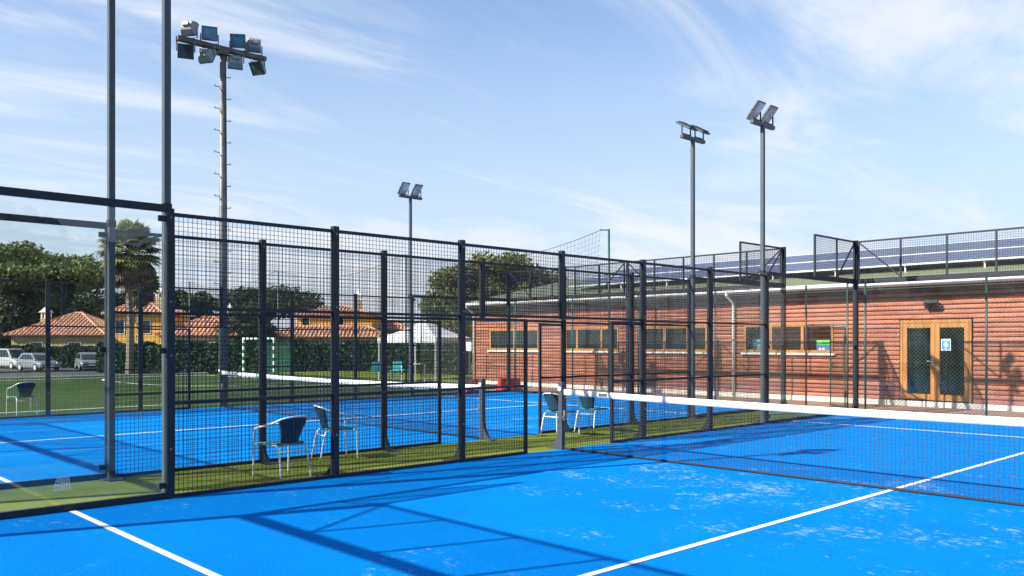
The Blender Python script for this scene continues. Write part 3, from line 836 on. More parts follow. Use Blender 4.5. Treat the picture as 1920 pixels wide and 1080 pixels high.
chain_panel(.93, 1.94).build('chain_link', CHAIN, gt, False, (.01, 0, .01))
m = MB(); m.cbox((.90,-.03,.93), (.965,.03,1.08), .004); m.tube([(.92,-.03,1.02),(.92,-.07,1.02),(.83,-.075,1.02)], .009, 8); m.build('lock', GALV, gt)
m = MB(); m.box((-.06,-.035,1.55),(.0,.035,1.75)); m.box((-.06,-.035,.25),(.0,.035,.40)); m.build('hinge', STEEL, gt)

# ------------------------------------------------------------------ ball stop net along the pitch end
bs = thing('ball_stop_net', 'high sagging ball stop net hung between thin tall green poles', 'net', (11.5, 0, 0))
py_ = [8.75, 19.6, 30.4, 41.2]
for y in py_:
    m = MB(); m.tube([(0, y, 0 if y < 34 else FAR), (0, y, 5.27)], .034, 8); m.tube([(0, y-.0, 5.24), (0, y+.36, 5.28)], .022, 8); m.build('pole', GREENPOST, bs, True)
def catz(y, a, b, sag): s = (y-a)/(b-a); return 5.27 - sag*4*s*(1-s)
for a, b in zip(py_, py_[1:]):
    m = MB(); y0, y1 = a+.36, b-.05; n = int((y1-y0)/.16); pr = None
    tops = []
    for i in range(n+1):
        y = y0+(y1-y0)*i/n; tops.append((y, catz(y, y0, y1, .62)))
    for i in range(n):
        m.bar((0,tops[i][0],tops[i][1]), (0,tops[i+1][0],tops[i+1][1]), .014, caps=False)
    for i in range(n+1):
        zb = 3.2; sl = .20*(1-min(1, i/4.0)); m.bar((0,tops[i][0]+.0,tops[i][1]), (0,tops[i][0]+sl*1.6,zb), .0045, caps=False)
    for j in range(1, 14):
        for i in range(n):
            z0_, z1_ = tops[i][1]-j*.16, tops[i+1][1]-j*.16
            if z0_ < 3.2: continue
            m.bar((0,tops[i][0],z0_), (0,tops[i+1][0],z1_), .0045, caps=False)
    m.build('net_cords', CORD, bs)

# ------------------------------------------------------------------ tall mast with eight floodlights
ms = thing('floodlight_mast', 'tall weathered mast with climbing pegs carrying eight floodlights, at left', 'light mast', (.30, 12.42, 0))
m = MB(); m.tube([(0,0,0),(0,0,4.6),(0,0,9.3)], .1, 12, True, [.098,.088,.066]); m.build('mast', GALV, ms, True)
m = MB(); m.tube([(.085,-.05,0),(.085,-.05,4.6),(.06,-.05,9.2)], .018, 6); m.build('cable_duct', RUSTY, ms)
for i in range(22):
    z = 2.6 + i*.285; s = 1 if i % 2 else -1
    m = MB(); m.bar((s*.06,0,z), (s*.22,0,z), .016); m.bar((s*.215,0,z-.008), (s*.215,0,z+.04), .014)
    m.build('climbing_peg', RUSTY, ms)
m = MB(); m.bar((-1.2,-.06,9.30),(1.2,-.06,9.30), .07, .11); m.bar((-1.2,.06,9.30),(1.2,.06,9.30), .05, .11); m.box((-.14,-.12,9.14),(.14,.12,9.245)); m.build('crossbar', RUSTY, ms)
def flood(x, z, yaw, pitch, gmat, hang):
    M = Matrix.Translation((x, -.02, z)) @ Euler((0, 0, yaw)).to_matrix().to_4x4() @ Euler((pitch, 0, 0)).to_matrix().to_4x4()
    h = MB()   # glass looks along local -y; housing tapers to the back
    f0 = [(-.19,-.05,-.175),(.19,-.05,-.175),(.19,-.05,.175),(-.19,-.05,.175)]
    f1 = [(-.19,.015,-.175),(.19,.015,-.175),(.19,.015,.175),(-.19,.015,.175)]
    f2 = [(-.15,.13,-.12),(.15,.13,-.12),(.15,.13,.13),(-.15,.13,.13)]
    f3 = [(-.13,.16,-.07),(.13,.16,-.07),(.13,.16,.08),(-.13,.16,.08)]
    pts = [M @ Vector(q) for q in f0+f1+f2+f3]; fs = [(0,3,2,1),(12,13,14,15)]
    for a in (0,4,8):
        for i in range(4): j = (i+1)%4; fs.append((a+i,a+j,a+4+j,a+4+i))
    h.poly(pts, fs); h.cbox((-.09,.13,-.05),(.09,.22,.05), .01, M)
    o = h.build('floodlight', LAMPBACK, ms)
    g_ = MB(); g_.box((-.172,-.0545,-.157),(.172,-.0505,.157), M); g_.build('lamp_glass', gmat, o)
    fr = MB()
    for lo, hi in (((-.195,-.062,-.18),(.195,-.0495,-.155)), ((-.195,-.062,.155),(.195,-.0495,.18)), ((-.195,-.062,-.1545),(-.17,-.0495,.1545)), ((.17,-.062,-.1545),(.195,-.0495,.1545))): fr.box(lo, hi, M)
    fr.build('front_frame', LAMPDARK, o)
    b = MB(); zb = 9.36 if hang > 0 else 9.24
    ca, sa = cos(yaw)*.215, sin(yaw)*.215
    for s in (-1, 1): b.bar((x+s*ca, -.02+s*sa, z), (x+s*ca, -.02+s*sa, zb), .03, .008)
    b.bar((x-ca, -.02-sa, zb), (x+ca, -.02+sa, zb), .03, .010); b.build('bracket', GALV, o)
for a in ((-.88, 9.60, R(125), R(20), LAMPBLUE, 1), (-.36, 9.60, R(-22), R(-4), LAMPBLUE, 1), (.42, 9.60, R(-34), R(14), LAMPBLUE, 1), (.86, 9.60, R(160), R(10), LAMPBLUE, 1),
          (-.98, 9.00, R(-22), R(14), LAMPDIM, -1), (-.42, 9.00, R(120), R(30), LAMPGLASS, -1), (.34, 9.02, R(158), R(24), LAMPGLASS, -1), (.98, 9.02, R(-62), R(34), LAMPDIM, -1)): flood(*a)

# ------------------------------------------------------------------ goal, barrier, gazebo
go = thing('football_goal', 'small goal with white and green banded posts at the pitch end', 'goal', (9.0, 27.58, 0))
def banded(p0, p1, n, w=.08):
    p0 = Vector(p0); p1 = Vector(p1); A, B = MB(), MB()
    for i in range(n):
        a = p0.lerp(p1, i/n); b = p0.lerp(p1, (i+1)/n); (A if i % 2 == 0 else B).bar(a, b, w, w, up=(1,0,0))
    return A, B
for y in (-1.48, 1.48):
    A, B = banded((0,y,0), (0,y,1.80), 11); o = A.build('goal_post', WHITE, go); B.build('green_band', STRIPE, o)
A, B = banded((0,-1.52,1.84), (0,1.52,1.84), 15); o = A.build('crossbar', WHITE, go); B.build('green_band', STRIPE, o)
m = MB()
for y in (-1.48, 1.48): m.tube([(0.05,y,1.80),(.7,y,1.75),(1.0,y,0)], .02, 6)
m.tube([(1.0,-1.48,.02),(1.0,1.48,.02)], .02, 6); m.build('back_frame', STRIPE, go)
m = MB()
for i in range(25):
    y = -1.48 + 2.96*i/24; m.bar((.7,y,1.75),(1.0,y,.02), .006, caps=False); m.bar((.05,y,1.80),(.7,y,1.75), .006, caps=False)
for j in range(14): zz0 = .05+j*.13; m.bar((1.0-.3*zz0/1.75,-1.48,zz0),(1.0-.3*zz0/1.75,1.48,zz0), .006, caps=False)
m.build('goal_net', STRIPE, go)

def barrier(x, y, rz, label):
    t = thing('plastic_barrier', label, 'barrier', (x, y, 0), rz, 'red plastic barriers')
    m = MB(); m.prism([(-.20,0),(.20,0),(.20,.08),(.10,.18),(.08,.42),(-.08,.42),(-.10,.18),(-.20,.08)], 'x', -.42, .42); m.build('body', RED, t)
    m = MB(); m.box((-.30,-.205,.0),(-.12,.205,.06)); m.build('foot_slot', RUBBER, t)
    m = MB(); m.box((.12,-.205,.0),(.30,.205,.06)); m.build('foot_slot', RUBBER, t)
barrier(9.15, 12.75, R(5), 'red plastic barrier behind the far court, left of its net post')
barrier(10.5, 12.35, R(-8), 'dark red plastic barrier right of the far net post, by the fence')

gz_x, gz_y = at(797, 38)
gz = thing('gazebo_tent', 'white pointed gazebo tent beyond the far court', 'tent', (gz_x, gz_y, 0), R(20))
for sx in (-1, 1):
    for sy in (-1, 1):
        m = MB(); m.bar((sx*1.45,sy*1.45,0),(sx*1.45,sy*1.45,1.86), .05); m.build('leg', WHITE, gz)
m = MB(); N = 8; pts = []; fs = []
c4 = [(-1.5,-1.5),(1.5,-1.5),(1.5,1.5),(-1.5,1.5)]
for k_ in range(4):
    a, b = c4[k_], c4[(k_+1)%4]
    for j in range(6):
        s0, s1 = j/6, (j+1)/6
        def hgt(s): return 1.86 + .78*(s**1.25)
        q = [(a[0]*(1-s0),a[1]*(1-s0),hgt(s0)), (b[0]*(1-s0),b[1]*(1-s0),hgt(s0)), (b[0]*(1-s1),b[1]*(1-s1),hgt(s1)), (a[0]*(1-s1),a[1]*(1-s1),hgt(s1))]
        m.quad(*q)
    m.quad((a[0],a[1],1.86),(b[0],b[1],1.86),(b[0],b[1],1.64),(a[0],a[1],1.64))
m.build('canopy', CANVAS, gz)
def far_table(u, d, rz, label):
    x, y = at(u, d); t = thing('garden_table', label, 'table', (x, y, 0), rz, 'tables by the tent')
    m = MB(); m.cbox((-.4,-.4,.70),(.4,.4,.74), .008); m.build('tabletop', WHITE, t)
    for sx in (-1,1):
        for sy in (-1,1): m = MB(); m.bar((sx*.34,sy*.34,0),(sx*.34,sy*.34,.70), .04); m.build('leg', ALU, t)
far_table(775, 36.5, .3, 'small white table by the gazebo tent')
def far_chair(u, d, rz, label):
    x, y = at(u, d); t = thing('garden_chair', label, 'chair', (x, y, 0), rz, 'turquoise chairs by the tent')
    m = MB(); m.cbox((-.22,-.22,.42),(.22,.22,.46), .012); m.build('seat', TURQ, t)
    m = MB(); m.prism([(-.22,.46),(-.24,.84),(-.215,.84),(-.19,.46)], 'x', -.21, .21); m.build('backrest', TURQ, t)
    for sx in (-1,1):
        for sy in (-1,1): m = MB(); m.bar((sx*.19,sy*.19,.42),(sx*.22,sy*.24,0), .03); m.build('leg', TURQ, t)
far_chair(742, 36.5, 2.2, 'turquoise garden chair, the right one near the gazebo tent')
far_chair(706, 36.0, -.6, 'turquoise garden chair, the left one near the gazebo tent')
far_chair(762, 37.2, .9, 'turquoise garden chair at the side of the small white table')

# ------------------------------------------------------------------ vegetation
def crown(m, blobs, n, size, seed, shell=.55, flat=0.0):
    r = random.Random(seed); tot = sum(b[3]*b[4]*b[5] for b in blobs)**1.0
    for (cx_, cy_, cz_, rx, ry, rz) in blobs:
        k = int(n * (rx*ry*rz)/tot)
        for _ in range(k):
            u = r.uniform(-1,1); a = r.uniform(0, 2*pi); q = sqrt(1-u*u)
            s = (shell + (1-shell)*r.random()) * (1 + .10*sin(a*5+u*6+cx_) + .07*sin(a*11+u*9))
            c = Vector((cx_+rx*q*cos(a)*s, cy_+ry*q*sin(a)*s, cz_+rz*u*s))
            nrm = Vector((q*cos(a)/rx, q*sin(a)/ry, u/rz)).normalized()
            nrm = (nrm + Vector((r.uniform(-1,1), r.uniform(-1,1), r.uniform(-1,1)))*.9).normalized()
            t1 = nrm.cross(Vector((r.uniform(-1,1), r.uniform(-1,1), r.uniform(-1,1)))).normalized(); t2 = nrm.cross(t1)
            w = size*r.uniform(.6, 1.35); h = w*r.uniform(.45, .85)
            m.poly([c-t1*w*.5, c+t2*h*.5, c+t1*w*.55, c-t2*h*.5], [(0,1,2,3)])
def blob_cluster(r, n, R_, H, cz, flat_bottom=True, rr=.36, dome=1.0):
    """overlapping clumps laid over a dome"""
    out = []
    for i in range(n):
        a = r.uniform(0, 2*pi); q = sqrt(r.random()); x = R_*q*cos(a); y = R_*q*sin(a)
        top = H*sqrt(max(0, 1-(q*.96)**2))*dome
        z = cz + top*(1 - .45*r.random())
        s = R_*rr*r.uniform(.65, 1.2); out.append((x, y, z, s, s, s*r.uniform(.5,.75)))
    return out
def tree(name, label, x, y, z0, blobs, leaves, size, mat, trunk_h, trunk_r, seed, lean=(0,0), limbs=6, cat='tree', group=None, shell=.5, fork=.55):
    t = thing(name, label, cat, (x, y, z0), 0, group)
    m = MB(); crown(m, blobs, leaves, size, seed, shell); m.build('crown', mat, t)
    m = MB(); r = random.Random(seed+1)
    top = Vector((lean[0], lean[1], trunk_h))
    m.tube([(0,0,-.1),(lean[0]*.15,lean[1]*.2,trunk_h*.35),(lean[0]*.6,lean[1]*.6,trunk_h*.7),top], trunk_r, 9, True, [trunk_r*1.25,trunk_r,trunk_r*.85,trunk_r*.7])
    big_ = sorted(blobs, key=lambda b: -b[3])[:limbs*2]; r.shuffle(big_)
    base = Vector((lean[0]*.5, lean[1]*.5, trunk_h*fork))
    for b in big_[:limbs]:
        e = Vector(b[:3]); s = top.lerp(base, r.random()*.8); mid_ = s.lerp(e, .5) + Vector((0,0,-.08*(e-s).length))
        m.tube([s, mid_, e], .1, 6, True, [trunk_r*.5, trunk_r*.32, trunk_r*.14])
    m.build('trunk', BARK, t, True)
    return t
def pine(label, u, d, ztop, rad, seed, mat=PINE, H=None, leaves=9000, size=.42, th=None, name='umbrella_pine', group='umbrella pines behind the houses'):
    x, y = at(u, d); r = random.Random(seed); H = H or rad*.5
    bl = blob_cluster(r, 60, rad, H, ztop-FAR-H*1.12, rr=.27) + [(0, 0, ztop-FAR-H*.85, rad*.86, rad*.86, H*.55)]
    return tree(name, label, x, y, FAR, bl, leaves, size, mat, ztop-FAR-H*1.0, .32, seed, (r.uniform(-.5,.5), 0), 9, group=group)
pine('broad umbrella pine with a flat spreading crown at the far left', 52, 93, 12.3, 8.2, 21, H=4.6, leaves=28000, size=.42)
pine('low umbrella pine crown half hidden behind the fence post left of the goal', 505, 98, 8.0, 5.4, 22, DARKLEAF, H=2.6, leaves=9000)
pine('small dark pine between the left house and the goal', 352, 100, 8.0, 3.4, 23, DARKLEAF, H=2.6, leaves=7000)
# leafy trees
def bushy(label, u, d, zc, rx, rz, seed, mat, leaves, size, z0=FAR, n=34, name='leafy_tree', group=None, th=2.0):
    x, y = at(u, d); r = random.Random(seed); bl = []
    for i in range(n):
        a = r.uniform(0,2*pi); w = r.uniform(-1,1); q = sqrt(1-w*w); k = r.random()**.45*.78
        s = rx*r.uniform(.24,.40); bl.append((rx*k*q*cos(a), rx*k*q*sin(a), zc-z0+rz*k*w, s, s, s*.85))
    return tree(name, label, x, y, z0, bl, leaves, size, mat, th, .25, seed, (0,0), 8, group=group)
x_, y_ = at(934, 46); r = random.Random(31); bl = [(0, 0, 3.75, 3.3, 3.3, 2.1)]
for i in range(70):
    a = r.uniform(0,2*pi); w = r.uniform(-.75,1); q = sqrt(1-w*w); k = r.uniform(.80,.90); ss = r.uniform(.55,.95)
    bl.append((4.1*k*q*cos(a), 4.1*k*q*sin(a), 3.75+2.75*k*w, ss*1.1, ss*1.1, ss*.75))
bt = tree('leafy_tree', 'big round olive green tree behind the left end of the clubhouse', x_, y_, 0, bl, 60000, .16, OAK, 2.2, .28, 31, (0,0), 0, shell=.45)
bushy('dark green shrub tree under the big round tree, beside the clubhouse end', 868, 50, 2.2, 2.4, 2.3, 32, DARKLEAF, 9000, .22, 0, 24, th=1.0)
bushy('dark leafy tree under the umbrella pine, left of the tiled house', 30, 88, 3.4, 5.2, 3.6, 33, DARKLEAF, 10000, .40, group='dark trees behind the left house')
bushy('dark leafy tree behind the tiled roof at the left pole', 140, 92, 4.0, 5.6, 3.8, 34, DARKLEAF, 10000, .40, group='dark trees behind the left house')
bushy('dark leafy tree rising behind the palm', 262, 96, 4.3, 4.8, 4.0, 35, DARKLEAF, 9000, .40, group='dark trees behind the left house')
bushy('dark tree between the two tiled houses', 470, 84, 2.3, 4.0, 2.6, 36, DARKLEAF, 8000, .36)
bushy('green tree behind the white tent, left of the big tree', 770, 75, .9, 4.0, 2.4, 37, DARKLEAF, 8000, .34)

def palm(u, d, ztop, rad, label, seed, skirt=True):
    x, y = at(u, d); t = thing('fan_palm', label, 'palm tree', (x, y, FAR), 0, 'fan palms by the left house'); H = ztop-FAR-rad*.85; r = random.Random(seed)
    m = MB(); m.tube([(0,0,-.1),(.06,0,H*.4),(-.04,.05,H*.75),(0,0,H)], .2, 10, True, [.30,.22,.20,.24])
    for i in range(60):
        z = H*(.35+.65*i/60); a = i*2.4; rr = .23; c = Vector((rr*cos(a), rr*sin(a), z)); m.tube([c, c*1.0+Vector((.05*cos(a),.05*sin(a),.12))], .05, 4)
    m.build('trunk', PALMBARK, t)
    def frond(mb, a, el, L, fan, droop):
        d_ = Vector((cos(a)*cos(el), sin(a)*cos(el), sin(el))); s = Vector((-sin(a), cos(a), 0)); up = s.cross(d_)*-1
        base = Vector((0,0,H)); tip = base + d_*L*.55 + Vector((0,0,-droop*.15))
        mb.bar(base, tip, .035)
        for k in range(15):
            b = -1.5 + 3.0*k/14; dd = (d_*cos(b) + s*sin(b)).normalized(); w = (s*cos(b) - d_*sin(b))*.10
            e0 = tip + dd*fan*.6 + Vector((0,0,-droop*.12)); e1 = tip + dd*fan*r.uniform(.9,1.08) + Vector((0,0,-droop*.5 - .1))
            mb.poly([tip-w*.3, tip+w*.3, e0+w, e0-w], [(0,1,2,3)]); mb.poly([e0-w, e0+w, e1], [(0,1,2)])
    m = MB()
    for i in range(105):
        frond(m, r.uniform(0,2*pi), R(r.uniform(-30,88)), rad*r.uniform(.75,1.1), rad*.44, r.uniform(.05,.55))
    m.build('crown', PALM, t)
    if skirt:
        m = MB()
        for i in range(50): frond(m, r.uniform(0,2*pi), R(r.uniform(-75,-28)), rad*r.uniform(.8,1.05), rad*.36, r.uniform(.5,1.1))
        m.build('dead_skirt', DEAD, t)
palm(243, 61, 10.35, 2.55, 'tall fan palm with brown skirt of dead fronds, seen between the two left poles', 41)
palm(262, 66, 7.8, 1.7, 'shorter fan palm with brown hanging fronds, just behind the tall palm', 42)

# hedge behind the goal and the green wind screen beside it
def hedge(u0, d0, u1, d1, h, th, label, seed, n=9000):
    a = Vector(at(u0,d0)); b = Vector(at(u1,d1)); L = (b-a).length; rz = atan2((b-a).y,(b-a).x)
    t = thing('hedge', label, 'hedge', (a.x, a.y, FAR), rz)
    m = MB(); r = random.Random(seed)
    for i in range(n):
        x = r.uniform(0, L); f = r.random(); hh = h*(1+.05*sin(x*1.3)+.04*sin(x*3.1))
        if f < .55: c = Vector((x, -th/2+r.uniform(-.08,.08), r.uniform(.02, hh)))
        elif f < .7: c = Vector((x, th/2+r.uniform(-.08,.08), r.uniform(.02, hh)))
        else: c = Vector((x, r.uniform(-th/2, th/2), hh+r.uniform(-.10,.08)))
        t1 = Vector((r.uniform(-1,1),r.uniform(-1,1),r.uniform(-1,1))).normalized(); t2 = t1.cross(Vector((r.uniform(-1,1),r.uniform(-1,1),r.uniform(-1,1)))).normalized(); w = r.uniform(.14,.30)
        m.poly([c-t1*w*.5, c+t2*w*.35, c+t1*w*.5, c-t2*w*.35], [(0,1,2,3)])
    m.build('foliage', HEDGE, t)
    m = MB(); m.box((.05,-th/2+.12,0),(L-.05,th/2-.12,h*.93)); m.build('inner_twigs', HEDGE, t)
hedge(322, 57, 700, 50, 2.2, 1.0, 'long clipped dark green hedge behind the goal', 51, 12000)
hedge(696, 50, 872, 44, 2.15, 1.0, 'shorter dark hedge behind the white tent', 52, 6000)
hedge(-60, 80, 190, 78, 1.9, .9, 'low dull hedge behind the parked cars, in front of the left house', 54, 6000)
hedge(192, 66, 325, 60, 2.1, .9, 'leafy hedge in front of the yellow house wall, behind the palm', 53, 8000)
x_, y_ = at(524, 50)
ws = thing('wind_screen', 'bright green wind screen panel hung in front of the hedge beside the goal', 'screen', (x_, y_, FAR), R(-43))
m = MB(); m.box((-.85,-.02,.35),(.85,.02,2.2)); m.build('cloth', GREENSCREEN, ws)
for x in (-.85, .85): m = MB(); m.tube([(x,.05,0),(x,.05,2.3)], .03, 6); m.build('post', GREENPOST, ws)

# ------------------------------------------------------------------ houses
def hip_roof(m, x0,x1,y0,y1,ze,zr, over=.45, tile=.40):
    """hip roof whose faces carry real ridged rows of barrel tiles"""
    x0-=over; x1+=over; y0-=over; y1+=over; w = min(x1-x0, y1-y0)/2
    if (x1-x0) >= (y1-y0): ra, rb = (x0+w,(y0+y1)/2), (x1-w,(y0+y1)/2)
    else: ra, rb = ((x0+x1)/2,y0+w), ((x0+x1)/2,y1-w)
    A,B,C,D = (x0,y0),(x1,y0),(x1,y1),(x0,y1)
    def face(a, b, ta, tb):
        a = Vector((a[0],a[1],ze)); b = Vector((b[0],b[1],ze)); ta = Vector((ta[0],ta[1],zr)); tb = Vector((tb[0],tb[1],zr))
        L = (b-a).length; n = max(2, int(L/tile)); ax = (b-a).normalized(); sl = ((ta-a)-ax*(ta-a).dot(ax)); slope_len = sl.length; sd = sl.normalized(); nr = ax.cross(sd).normalized()
        if nr.z < 0: nr = -nr
        pa, pb = (ta-a).dot(ax), (tb-a).dot(ax)
        m.poly([a,b,tb,ta], [(0,1,2,3)])
        for i in range(n):
            s = (i+.5)/n*L
            lim = 1.0
            if s < pa: lim = s/pa
            if s > pb: lim = min(lim, (L-s)/max(1e-6, L-pb))
            if lim <= .03: continue
            p0 = a + ax*s - sd*.06; p1 = a + ax*s + sd*slope_len*lim; h = tile*.30; o = tile*.32
            m.poly([p0-ax*o, p0-ax*o*.5+nr*h, p0+ax*o*.5+nr*h, p0+ax*o, p1-ax*o, p1-ax*o*.5+nr*h, p1+ax*o*.5+nr*h, p1+ax*o], [(0,1,5,4),(1,2,6,5),(2,3,7,6),(0,3,2,1)])
    if (x1-x0) >= (y1-y0): fs = [(A,B,ra,rb),(C,D,rb,ra),(B,C,rb,rb),(D,A,ra,ra)]
    else: fs = [(B,C,ra,rb),(D,A,rb,ra),(A,B,ra,ra),(C,D,rb,rb)]
    for a,b,ta,tb in fs: face(a,b,ta,tb)
    for p in (A,B,C,D):
        q = ra if hypot(p[0]-ra[0],p[1]-ra[1]) <= hypot(p[0]-rb[0],p[1]-rb[1]) else rb
        m.tube([(p[0],p[1],ze+.06),(q[0],q[1],zr+.06)], .13, 6)
    m.tube([(ra[0],ra[1],zr+.06),(rb[0],rb[1],zr+.06)], .13, 6)
def house_block(t, x0,x1,y0,y1,z0,ze,zr,wall, wins=()):
    m = MB(); m.box((x0,y0,z0),(x1,y1,ze-.02)); m.build('wall', wall, t)
    m = MB(); hip_roof(m, x0,x1,y0,y1,ze,zr); r = m.build('roof', FOAMTILE, t)
    for (wx, wz, ww, wh, arch) in wins:      # on the front face (-y side)
        f = MB(); f.cbox((wx-ww/2-.08,y0-.05,wz-.08),(wx+ww/2+.08,y0-.002,wz+wh+.08), .01)
        if arch: f.tube([(wx,y0-.05,wz+wh),(wx,y0-.003,wz+wh)], ww/2+.10, 16)
        o = f.build('window', WHITE, t)
        p_ = MB(); p_.box((wx-ww/2,y0-.06,wz),(wx+ww/2,y0-.051,wz+wh))
        if arch: p_.tube([(wx,y0-.062,wz+wh),(wx,y0-.052,wz+wh)], ww/2, 16)
        p_.build('pane', PANE, o)
    return r
x_, y_ = at(240, 82)
h1 = thing('tiled_house', 'ochre house with spreading terracotta roofs and lantern chimney, at left behind the palm', 'house', (x_, y_, FAR), YAW-pi/2, 'villas with terracotta roofs')
# local x runs along the picture, local y away
house_block(h1, -10.6, -1.9, -1.0, 7.0, 0, 3.0, 5.2, CREAM, [(-8.2,1.2,1.1,1.1,0),(-4.6,1.2,1.1,1.1,0)])
house_block(h1, -1.6, 3.4, -.6, 6.5, 0, 5.0, 6.6, OCHRE, [(-.5,3.2,.8,1.2,0),(2.0,3.2,.8,1.2,0)])
house_block(h1, 3.6, 10.6, -1.0, 7.0, 0, 3.0, 5.0, CREAM, [(6,1.2,1.1,1.1,0),(8.8,1.2,1.1,1.1,0)])
def chimney(t, x, y, z0, z1, w=.8):
    m = MB(); m.cbox((x-w/2,y-w/2,z0),(x+w/2,y+w/2,z1), .03); c = m.build('chimney', CREAM, t)
    m = MB()
    for sx in (-1,1):
        for sy in (-1,1): m.box((x+sx*w*.36-.06,y+sy*w*.36-.06,z1),(x+sx*w*.36+.06,y+sy*w*.36+.06,z1+.55))
    m.poly([(x-w*.62,y-w*.62,z1+.55),(x+w*.62,y-w*.62,z1+.55),(x+w*.62,y+w*.62,z1+.55),(x-w*.62,y+w*.62,z1+.55),(x,y,z1+1.2)], [(0,3,2,1),(0,1,4),(1,2,4),(2,3,4),(3,0,4)])
    m.build('chimney_lantern', WHITE, c)
chimney(h1, -8.7, 1.6, 2.8, 4.7); chimney(h1, 2.7, 1.0, 4.6, 6.7); chimney(h1, 8.9, 2.6, 3.0, 5.0, .6)
x_, y_ = at(620, 90)
h2 = thing('tiled_house', 'yellow house with terracotta hip roof and arched window, behind the goal', 'house', (x_, y_, FAR), YAW-pi/2, 'villas with terracotta roofs')
house_block(h2, -3.9, 4.1, 1.2, 8.5, 0, 5.25, 6.3, OCHRE, [(.6,4.2,1.0,.5,1),(-2.9,4.1,.7,.8,0)])
house_block(h2, -5.6, 6.2, -3.2, 1.0, 0, 2.85, 3.95, CREAM, [(-3.5,1.0,1.2,1.1,0),(0,1.0,1.2,1.1,0),(3.4,1.0,1.2,1.1,0)])
chimney(h2, 2.4, 3.0, 5.2, 6.9, .6)
x_, y_ = at(742, 96)
h3 = thing('tiled_house', 'small part of an ochre house with tiled roof left of the white tent', 'house', (x_, y_, FAR), YAW-pi/2, 'villas with terracotta roofs')
house_block(h3, -3.2, 1.6, 0, 6, 0, 3.6, 4.8, OCHRE, [(-.8,1.4,1.0,1.1,0)])

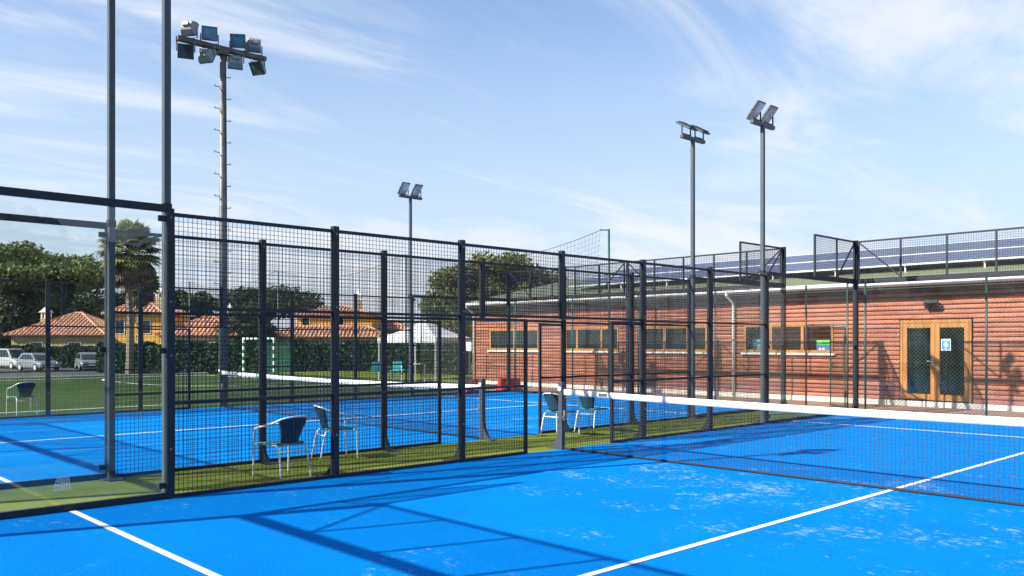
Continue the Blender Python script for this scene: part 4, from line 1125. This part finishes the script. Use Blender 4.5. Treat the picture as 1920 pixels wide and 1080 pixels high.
# ------------------------------------------------------------------ cars
def car(u, d, rz, paint, label, tall=False):
    x, y = at(u, d); t = thing('parked_car', label, 'car', (x, y, FAR), rz, 'cars parked beyond the pitch')
    L = 4.3; hb = .92 if not tall else 1.0; ht = 1.46 if not tall else 1.78
    sec = [(-2.15,.35,.55,.80),(-2.1,.28,.80,.84),(-1.6,.24,hb,.87),(-.9,.24,hb+.04,.88),(0,.24,hb+.03,.88),(.9,.24,hb,.88),(1.5,.24,hb-.12,.86),(2.0,.28,.72,.82),(2.15,.36,.58,.74)]
    m = MB(); pts = []; n = 10
    for (xx, zb, zt, hw) in sec:
        pts += [(xx,-hw*.92,zb),(xx,-hw,zb+.14),(xx,-hw,zt-.16),(xx,-hw*.93,zt-.03),(xx,-hw*.7,zt),(xx,hw*.7,zt),(xx,hw*.93,zt-.03),(xx,hw,zt-.16),(xx,hw,zb+.14),(xx,hw*.92,zb)]
    fs = [tuple(range(n)), tuple(range(len(pts)-1, len(pts)-n-1, -1))]
    for i in range(len(sec)-1):
        for k_ in range(n): j = (k_+1)%n; fs.append((i*n+k_,i*n+j,i*n+n+j,i*n+n+k_))
    m.poly(pts, fs)
    xa, xb, xc, xd = (-1.95,-1.6,.25,1.15) if not tall else (-2.1,-1.95,.35,1.2)
    roof_ = [(xa,.80,hb-.02),(xb,.62,ht-.06),(xb+.3,.60,ht),(xc-.2,.60,ht),(xc,.61,ht-.05),(xd,.78,hb-.04)]
    pts = []
    for (xx, hw, zz_) in roof_: pts += [(xx,-hw,zz_),(xx,hw,zz_)]
    fs = [(2*i,2*i+1,2*i+3,2*i+2) for i in range(5)] + [(0,2,4,6,8,10),(11,9,7,5,3,1)]
    m.poly(pts, fs); body = m.build('body', paint, t)
    g_ = MB(); e = .012
    def pane_side(s):
        q = [(xa+.32,.79,hb+.03),(xb+.28,.64,ht-.12),(xc-.15,.63,ht-.12),(xd-.30,.765,hb+.03)]
        g_.poly([(a_,s*(b_+e),c_) for a_,b_,c_ in q], [(0,1,2,3)])
    pane_side(1); pane_side(-1)
    g_.poly([(xd+.01,-.70,hb+.02),(xd+.01,.70,hb+.02),(xc+.05,.55,ht-.09),(xc+.05,-.55,ht-.09)], [(0,1,2,3)])
    g_.poly([(xa-.01,-.70,hb+.05),(xa-.01,.70,hb+.05),(xb-.02,.55,ht-.10),(xb-.02,-.55,ht-.10)], [(0,1,2,3)])
    g_.build('windows', CARGLASS, t)
    for sx in (-1.3, 1.35):
        for s in (-1, 1):
            w = MB(); w.tube([(sx, s*.70, .31),(sx, s*.89, .31)], .31, 18); o = w.build('wheel', TYRE, t)
            w = MB(); w.tube([(sx, s*.885, .31),(sx, s*.898, .31)], .20, 14); w.build('rim', ALU, o)
    for s in (-1, 1):
        l = MB(); l.cbox((2.03,s*.62-.16,.60),(2.12,s*.62+.16,.74), .01); l.build('headlight', LAMPGLASS, t)
        l = MB(); l.cbox((-2.15,s*.66-.12,.66),(-2.07,s*.66+.12,.86), .01); l.build('tail_light', RED, t)
    l = MB(); l.box((2.10,-.26,.36),(2.165,.26,.47)); l.build('number_plate', WHITE, t)
car(24, 76, R(-75), CARWHITE, 'white tall parked car at the far left, behind the silver one', True)
car(72, 70, R(-80), CARSILVER, 'silver parked car in front, just left of the far fence post')
car(166, 74, R(-100), CARSILVER, 'silver parked car seen end on, rightmost of the three, beside the left fence post')

# things behind the camera that the glass can mirror
for i, (x, y, s) in enumerate(((-24,-26,5.5), (-15,-28,5.6), (-6,-26,5.8), (3,-28,5.4), (-33,-10,6.5), (-35,-2,7.2), (-33,6,6.6), (-35,14,7.4), (-33,22,6.8), (-1.5,-24,6.4))):
    r = random.Random(60+i); bl = []
    for k_ in range(18):
        a = r.uniform(0,2*pi); w = r.uniform(-1,1); q = sqrt(1-w*w); kk = r.random()**.5*.8; ss = s*.33
        bl.append((s*.62*kk*q*cos(a), s*.62*kk*q*sin(a), s*.55+s*.46*kk*w, ss*.8, ss*.8, ss*.8))
    tree('leafy_tree', 'dark leafy tree behind the camera, seen only mirrored in the glass', x, y, 0, bl, 6500, .75, DARKLEAF, s*.35, .2, 60+i, (0,0), 4, group='trees mirrored in the glass')
